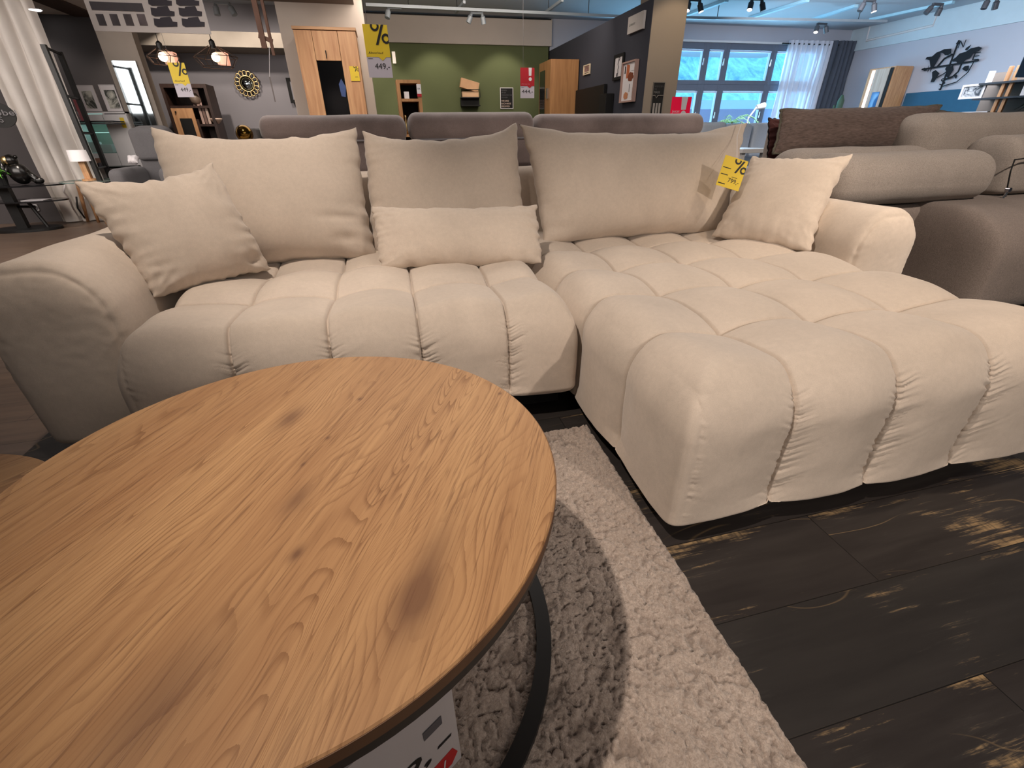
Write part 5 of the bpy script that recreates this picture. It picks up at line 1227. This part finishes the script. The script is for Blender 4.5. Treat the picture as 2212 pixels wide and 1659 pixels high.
# --- cactus, radiator-like tall lit cabinet
cp = aty(1803, 262, 8.9)
kc = thing('cactus', 'tall dark green cactus before the slate curtain', 'plant', (cp.x, 8.9, 0))
put('pot', MB().lathe((cp.x, 8.9, 0), [(.15, 0), (.19, .35)], 24), BLACKM, kc)
ctop = aty(1800, 205, 8.9).z
put('stem', MB().tube([(cp.x, 8.9, .3), (cp.x+.01, 8.9, ctop-.1), (cp.x+.01, 8.9, ctop)], [.06, .06, .02], 10).tube([(cp.x, 8.9, .8), (cp.x+.13, 8.9, .9), (cp.x+.14, 8.9, 1.15)], [.035, .035, .02], 8).tube([(cp.x, 8.9, .9), (cp.x-.11, 8.9, 1.0), (cp.x-.12, 8.9, 1.3)], [.03, .03, .018], 8), mat('cactus_green', (60, 84, 66), .7, var=.2), kc, smooth=True)
xR = XR-.04
P1 = atx(1937, 142, xR-.42); P0 = atx(1878, 155, xR-.42); zt = P1.z
lc_ = thing('lit_cabinet', 'tall rustic oak cabinet with vertical light strip and blue glass beside the map', 'cabinet', (xR-.2, (P1.y+P0.y)/2, 0))
yN, yFr = P1.y, P0.y
put('carcass', MB().box(xR-.42, xR, yN, yFr, 0, zt), WOODL, lc_, bevel=.003)
L_ = yFr-yN; fx = xR-.42
put('light_strip', MB().box(fx-.012, fx-.002, yFr-L_*.24, yFr-L_*.14, .1, zt-.03), glow('strip_glow', (255, 236, 226), 3.), lc_)
put('door', MB().box(fx-.014, fx-.002, yN+.10, yFr-L_*.27, .1, zt-.02), wood('knotty_oak', (176, 150, 130), (200, 178, 160), 2), lc_, bevel=.002)
put('glass_panel', MB().box(fx-.02, fx-.015, yN+.16, yN+L_*.58, .3, aty(1915, 182, 8).z-.08), mat('blue_glass', (60, 112, 170), .1, var=.1), lc_)
put('dark_strip', MB().box(fx-.02, fx-.015, yN+.02, yN+.09, .1, zt-.02), BLACKM, lc_)
# --- compass world map of black metal on the right wall
def MP(u, v): q = atx(u, v, xR-.02); return q
mc = MP(2051, 140); wm = thing('metal_world_map', 'black metal world map with compass arrows and letters on the right wall', 'wall decoration', (xR-.02, mc.y, MP(2031, 194).z))
IRON = mat('dark_blue_iron', (8, 16, 24), .9, var=.05)
def zz_(x_, y_): return 1800+x_/5.37, y_/5.37
def poly(name, pts_, x_=xR-.02):
    P = [atx(*zz_(*p), x_) for p in pts_]
    o = Vector((x_, 0, 0)); put(name, MB().prism([(-p.y, p.z) for p in P], o, (0, -1, 0), (0, 0, 1), .008), IRON, wm)
poly('north_america', [(1070, 690), (1090, 660), (1150, 655), (1200, 610), (1250, 590), (1290, 570), (1370, 565), (1365, 620), (1330, 640), (1300, 640), (1275, 615), (1245, 610), (1240, 650), (1200, 720), (1160, 790), (1130, 770), (1120, 700), (1090, 690)])
poly('greenland', [(1530, 580), (1545, 555), (1600, 520), (1575, 560), (1550, 585)])
poly('eurasia', [(1370, 700), (1420, 670), (1470, 620), (1540, 600), (1600, 560), (1690, 540), (1728, 555), (1690, 590), (1620, 620), (1590, 670), (1540, 690), (1510, 720), (1450, 745), (1430, 710), (1390, 715)])
poly('africa', [(1300, 800), (1320, 770), (1390, 765), (1395, 810), (1360, 860), (1335, 905), (1315, 890), (1320, 840)])
poly('south_america', [(1150, 835), (1190, 812), (1230, 850), (1200, 900), (1170, 950), (1130, 955), (1150, 900)])
poly('australia', [(1495, 800), (1530, 765), (1575, 760), (1570, 805), (1545, 830)])
poly('madagascar', [(1400, 880), (1430, 865), (1440, 880), (1425, 915)])
def mline(name, pts_, r=.012): put(name, MB().tube([atx(*zz_(*p), xR-.016) for p in pts_], r, 6), IRON, wm)
mline('north_south_arrow', [(1460, 465), (1240, 1045)], .014); mline('west_east_arrow', [(1030, 805), (1685, 700)], .014)
mline('orbit', [(1380, 630), (1290, 680), (1210, 770)], .016); mline('orbit', [(1490, 735), (1450, 830), (1380, 890), (1290, 925)], .014); mline('orbit', [(1640, 700), (1560, 840), (1430, 950), (1270, 1000)], .008); mline('orbit', [(1200, 900), (1290, 850), (1390, 760)], .008)
poly('arrow_head', [(1425, 510), (1460, 462), (1475, 490), (1450, 520)]); poly('arrow_head', [(1220, 1030), (1262, 1020), (1235, 1048)])
poly('arrow_head', [(1028, 800), (1065, 785), (1090, 815), (1060, 825)]); poly('arrow_head', [(1640, 690), (1690, 685), (1680, 710), (1650, 715)])
for s_, x_, y_ in (('N', 1440, 560), ('E', 1605, 700), ('S', 1225, 990), ('W', 1075, 845)):
    q = atx(*zz_(x_, y_), xR-.03); text('compass_letter', s_, q, (0, -1, 0), (0, 0, 1), .10, .11, IRON, wm)
# --- teal headboard panel, shelves and their things
P = atx(1962, 204, xR); Q = atx(2150, 184, xR)
tl_ = thing('teal_panel', 'wide teal wall panel below the metal world map', 'panel', (xR-.03, (P.y+Q.y)/2, 0))
put('panel', MB().box(xR-.06, xR-.001, Q.y-.1, P.y, 0, (P.z+Q.z)/2), mat('teal_cloth', (36, 84, 112), .9, var=.04), tl_, bevel=.006)
xs2 = 7.0
sp = atx(2115, 180, xs2); sq = atx(2240, 164, xs2); s2p = atx(2100, 213, xs2); s2q = atx(2165, 209, xs2)
ls = thing('ladder_shelf', 'pale wooden ladder shelf with thin dark boards at the right edge', 'shelf', (xs2, sp.y-.6, 0))
put('shelf_board', MB().box(xs2, xs2+.35, sq.y, sp.y, sp.z-.02, sp.z), mat('blue_black_board', (36, 46, 56), .5, var=.05), ls)
put('shelf_board', MB().box(xs2, xs2+.35, sq.y, s2p.y, s2p.z-.018, s2p.z), MATS['blue_black_board'], ls)
pt = atx(2178, 143, xs2); pbm = atx(2140, 236, xs2)
for dx_ in (0, .075): put('upright', MB().box(xs2+.02, xs2+.05, pt.y-.035-dx_, pt.y-dx_, 0, pt.z), WOODL, ls, bevel=.003)
put('back_board', MB().box(xs2+.3, xs2+.34, pt.y-.45, pt.y+.35, .3, pt.z-.03), mat('taupe_board', (122, 112, 104), .8, var=.05), ls)
zt2 = sp.z
q = atx(2155, 172, xs2+.1)
tag(put('candle', MB().lathe((xs2+.12, pt.y+.22, zt2+.001), [(.03, 0), (.03, .12)], 20), PAPER), 'white pillar candle on the upper dark board of the ladder shelf', 'candle')
picture('framed_picture', 'small white framed black mountain drawing on the lower dark shelf board', (Vector((xs2+.04, pt.y+.42, s2p.z+.001)), (0, -1, 0), (0, 0, 1), .26, .15), PAPER, mat('sketch_paper', (170, 176, 182), .6, var=.1), photo_art(5, dark=(50, 60, 70), light=(200, 205, 210), x0=.15, x1=.85, y0=.15, y1=.85), .02)
tag(put('brochure', MB().box(xs2+.03, xs2+.035, pt.y-.42, pt.y-.22, s2p.z-.02, s2p.z+.24), PAPER), 'white brochure hanging at the right of the lower shelf board', 'brochure')
for k in range(3): tag(put('book', MB().box(xs2+.05, xs2+.2, pt.y+.05, pt.y+.35, aty(2150, 244, 5).z*0+.98+.022*k, 1.0+.022*k), (PAPER, mat('cream_book', (206, 200, 186), .6, var=.04), PAPER)[k], bevel=.002), ('white book at the bottom of the low stack on the ladder shelf', 'cream book in the middle of the low stack on the ladder shelf', 'white book on top of the low stack on the ladder shelf')[k], 'book', 'books stacked at the foot of the ladder shelf')
put('shelf_board', MB().box(xs2, xs2+.35, sq.y, s2p.y, .96, .979), MATS['blue_black_board'], ls)
q = atx(2185, 238, xs2)
pg = thing('trailing_plant', 'dark green trailing plant low on the ladder shelf', 'plant', (xs2+.12, pt.y-.35, .98))
put('pot', MB().lathe((xs2+.12, pt.y-.35, .98), [(.05, 0), (.06, .07)], 16), BLACKM, pg)
put('foliage', tuft((xs2+.12, pt.y-.35, 1.04), 70, .2, .014, 11), mat('deep_leaf', (36, 62, 36), .5, var=.3), pg)
a, b, c_, e = RB(3.6, 2194, 150, 2250, 166)
o0_ = aty(2193, 167, 3.6); bs = thing('sale_sign', 'pale blue hanging price sign reading 9 cut off by the right edge', 'sign', (o0_.x+.12, 3.6, o0_.z))
top_ = aty(2212, 120, 3.6)
put('board', MB().box(o0_.x, o0_.x+.25, 3.6, 3.604, o0_.z, top_.z), mat('pale_blue_card', (130, 170, 214), .6, var=.03), bs)
put('dark_header', MB().box(o0_.x, o0_.x+.25, 3.6, 3.604, top_.z, top_.z+.1), mat('plum_card', (60, 50, 70), .6, var=.03), bs)
text('price', '99,-', (o0_.x+.045, 3.598, o0_.z+.05), (1, 0, 0), (0, 0, 1), .16, .045, mat('navy_ink', (40, 60, 100), .6, var=.03), bs)
put('wire', MB().tube([(o0_.x+.12, 3.602, top_.z+.1), (o0_.x+.12, 3.602, ZC)], .0015, 5), GINK, bs)
tag(put('rolled_blanket', MB().tube([(2.72, 3.06, .976), (2.94, 3.07, .977)], .018, 12), mat('grey_blanket', (70, 74, 76), .9, var=.2), smooth=True), 'thin rolled dark blanket lying behind the long corded cushion', 'blanket')
# --- tracks and spotlights on the ceiling
def rail(lab, p, q, r=.018):
    d = (q-p); th = thing('ceiling_track', lab, 'light track', (p+q)/2, 'ceiling tracks')
    put('profile', MB().obox((p+q)/2, d.normalized(), d.normalized().cross(Vector((0, 0, 1))), (0, 0, 1), d.length/2, r, r), RAIL, th)
    for s in (.15, .85):
        c_ = p.lerp(q, s)
        if c_.z < ZC-.06: put('hanger', MB().tube([c_, (c_.x, c_.y, ZC)], .006, 6), BLACK, th)
    return th
zR = 2.52
rail('long grey lighting track running before the green wall bulkhead', atz(790, 10, zR), atz(1345, 36, zR))
rail('long grey lighting track running before the windows', atz(1480, 38, zR), atz(1915, 46, zR))
rail('short grey track crossing towards the viewer at the green alcove', atz(1003, 4, zR+.05), atz(985, 26, zR+.05))
rail('bright track slanting over the dark partition', atz(1180, 26, zR+.05), atz(1215, 0, zR+.05))
for i, (u0, v0, u1, v1) in enumerate(((1480, 33, 1570, 0), (1620, 38, 1745, 0), (1755, 42, 1850, 12), (1880, 42, 2060, 4))):
    p, q = atz(u0, v0, ZC-.02), atz(u1, v1, ZC-.02)
    p.z = q.z = ZC-.022
    th = thing('ceiling_track', ['leftmost pale ceiling strip over the window zone', 'second pale ceiling strip from the pillar', 'third pale ceiling strip, ending near the twin spotlight', 'rightmost pale ceiling strip towards the right wall'][i], 'ceiling strip', (p+q)/2, 'ceiling tracks')
    d = q-p; put('profile', MB().obox((p+q)/2, d.normalized(), d.normalized().cross(Vector((0, 0, 1))), (0, 0, 1), d.length/2, .035, .02), mat('pale_strip', (170, 210, 226), .6, var=.03), th)
GLOWS = glow('spot_glow', (255, 236, 226), 12)
def spotlight(lab, u, v, z, twin=True, dirs=((-.3, -.3), (.3, -.2)), lit=(True, False), sz=.038, m=SPOT):
    c_ = atz(u, v, z); th = thing('spotlight', lab, 'spotlight', c_, 'ceiling spotlights')
    put('adapter', MB().box(c_.x-.10, c_.x+.10, c_.y-.018, c_.y+.018, c_.z, c_.z+.03), m, th, bevel=.003)
    for k, (sx, d, on) in enumerate(zip((-.085, .085), dirs, lit)):
        a_ = Vector((c_.x+sx, c_.y, c_.z)); dr = Vector((d[0], d[1], -1)).normalized(); e_ = a_+dr*.12
        hd = put('lamp_head', MB().tube([a_-dr*.01, a_+dr*.02, a_+dr*.03, e_], [.02, .025, sz, sz], 16), m, th)
        if on: put('lens', MB().lathe(e_-dr*.003, [(sz*.85, 0), (sz*.85, .006)], 16, dr), GLOWS, hd)
        if not twin: break
def spotlight_dim(*a, **k): spotlight(*a, lit=(False, False), m=RAIL, **k)
spotlight_dim('grey spotlight just right of the yellow 449,- sign', 852, 20, zR-.02, twin=False)
spotlight_dim('grey twin spotlight in the middle of the green alcove track', 1030, 31, zR-.02, dirs=((-.5, .1), (.2, .1)))
spotlight('twin dark spotlight above the pillar, glowing left head', 1500, 4, zR, lit=(True, True))
spotlight('twin spotlight in the middle of the pale ceiling, left head glowing', 1635, 2, zR)
spotlight('twin spotlight hanging at the window track above the white curtain', 1775, 54, zR-.03)
spotlight('twin spotlight under the rightmost pale strip, right head glowing', 1878, 4, zR, lit=(False, True), dirs=((-.4, 0), (.2, -.2)))
spotlight('dark twin spotlight high at the right, unlit', 2025, 12, zR, lit=(False, False), dirs=((-.7, .2), (.1, .3)))
spotlight('dark spotlight at the upper right frame edge', 2145, -2, zR, lit=(False, False), dirs=((-.2, 0), (.3, .1)))
spotlight_dim('grey twin spotlight above the grey beam left of the column', 480, 10, 2.45, dirs=((0, -.2), (.4, -.2)))
for (u, v, l) in ((75, 19, 'nearer'), (197, 64, 'farther')):
    c_ = atz(u, v, 2.308); dl = thing('recessed_downlight', 'glowing round recessed downlight, %s of two in the pale soffit' % l, 'downlight', (c_.x, c_.y, 2.30), 'recessed downlights')
    put('trim_ring', MB().lathe((c_.x, c_.y, 2.298), [(.075, 0), (.085, .012)], 24), WHITE, dl)
    put('lens', MB().lathe((c_.x, c_.y, 2.292), [(.06, 0), (.06, .008)], 24), glow('downlight_glow', (255, 250, 245), 14), dl)
c_ = atz(1250, 45, 2.5)
# ================================================================== light
def kelvinish(c): return lin(c)[:3]
WARM = kelvinish((255, 238, 222)); NEUT = kelvinish((255, 243, 234)); COOL = kelvinish((120, 205, 255))
def spot(name, loc, tgt, e, size=60, blend=.5, c=WARM, rad=.04):
    l = bpy.data.lights.new(name, 'SPOT'); l.energy = e; l.spot_size = math.radians(size); l.spot_blend = blend; l.color = c; l.shadow_soft_size = rad
    o = bpy.data.objects.new(name, l); COL.objects.link(o); o.location = loc
    o.rotation_euler = (Vector(tgt)-Vector(loc)).to_track_quat('-Z', 'Y').to_euler(); return o
def area(name, loc, tgt, e, sx, sy, c=WARM):
    l = bpy.data.lights.new(name, 'AREA'); l.shape = 'RECTANGLE'; l.size = sx; l.size_y = sy; l.energy = e; l.color = c
    o = bpy.data.objects.new(name, l); COL.objects.link(o); o.location = loc
    o.rotation_euler = (Vector(tgt)-Vector(loc)).to_track_quat('-Z', 'Y').to_euler(); return o
spot('key_spot', (1.9, -2.8, 2.25), (1.3, 1.1, .25), 245, 45, .8, rad=.05)
spot('table_spot', (-.75, .32, 2.68), (.76, 1.02, 0), 200, 60, .75, rad=.035)
spot('left_spot', (-.45, 1.0, 2.68), (-.64, 2.08, .6), 165, 48, .9)
spot('chaise_spot', (2.1, .9, 2.68), (1.85, 1.3, .4), 70, 56, .8, c=kelvinish((255, 228, 198)))
spot('right_fill_spot', (2.5, .0, 2.6), (3.2, 2.1, .3), 270, 75, .8)  # added unseen lamp that lifts the taupe sofa
area('near_fill', (.9, -1.4, 2.6), (.6, .8, 0), 15, 3.2, 1.8, NEUT)
spot('poster_fill_spot', (-.7, 1.1, 2.65), (-.78, 2.55, 1.62), 42, 26, .5)  # added only to brighten the hanging poster, no fixture modelled
area('front_fill', (.9, -2.7, 1.7), (.9, 1.0, .4), 10, 2.5, 1.2, NEUT)
area('mid_fill', (.8, 4.4, 2.66), (0.8, 4.4, 0), 82, 5, 2.4, NEUT)
area('left_fill', (-4.2, 3.6, 2.66), (-4.2, 6.6, .9), 260, 4, 3, NEUT)
area('alcove_fill', (1.4, 7.4, 2.60), (1.5, 9.9, 1.5), 48, 3.0, .8, WARM)
for x_ in (-.1, 1.05, 2.3): spot('wall_washer', (x_, 9.25, 2.6), (x_, 10, .9), 42, 80, .5)
spot('column_fill_spot', (-.2, 5.6, 2.62), (-.35, 7.3, 1.3), 75, 60, .8)  # extra lamp put in to brighten column and wardrobe
spot('pillar_washer', (3.7, 5.3, 2.65), (3.45, 6.2, 1.5), 40, 55, .5, c=kelvinish((255, 226, 190)))
spot('partition_fill_spot', (1.9, 6.6, 2.6), (3.2, 7.2, 1.4), 30, 80, .8)  # added fill so the anthracite partition reads brighter
spot('curtain_fill_spot', (-3.2, 5.4, 2.6), (-3.9, 7.0, 1.3), 230, 70, .8)  # made-up lamp brightening the sheer curtain and left corner
spot('back_fill_spot', (-2.5, 8.02, 2.47), (-2.7, 9.6, .8), 95, 120, .6)  # added back room fill, kept out of view behind the bulkhead
spot('back_fill_spot', (-1.4, 8.4, 2.5), (-1.3, 9.7, .8), 60, 120, .6)  # second added fill for the back room, also out of view
spot('far_left_fill_spot', (-4.5, 7.9, 2.27), (-4.3, 8.6, .8), 20, 110, .6, NEUT)  # small fill added to lighten the far left wall
area('window_light', (7.0, YB+.3, 1.5), (6.6, 0, 1.1), 420, 4.8, 1.8, kelvinish((150, 212, 248)))
area('right_fill', (7.2, 6.0, 2.6), (8.2, 6.6, 1.2), 330, 4, 3, kelvinish((236, 240, 250)))
w = bpy.data.worlds.new('world'); S.world = w; w.use_nodes = True
bg = w.node_tree.nodes['Background']; bg.inputs[0].default_value = (.30, .72, 1.0, 1); bg.inputs[1].default_value = 1.2
S.view_settings.view_transform = 'Standard'; S.view_settings.look = 'None'; S.view_settings.exposure = 0; S.view_settings.gamma = 1
c = S.cycles
c.use_denoising = True
try: c.denoiser = 'OPENIMAGEDENOISE'
except Exception: pass
c.max_bounces = 5; c.diffuse_bounces = 3; c.glossy_bounces = 2; c.transmission_bounces = 3; c.transparent_max_bounces = 8
c.sample_clamp_indirect = 3; c.caustics_reflective = False; c.caustics_refractive = False
c.use_adaptive_sampling = True; c.adaptive_threshold = .02
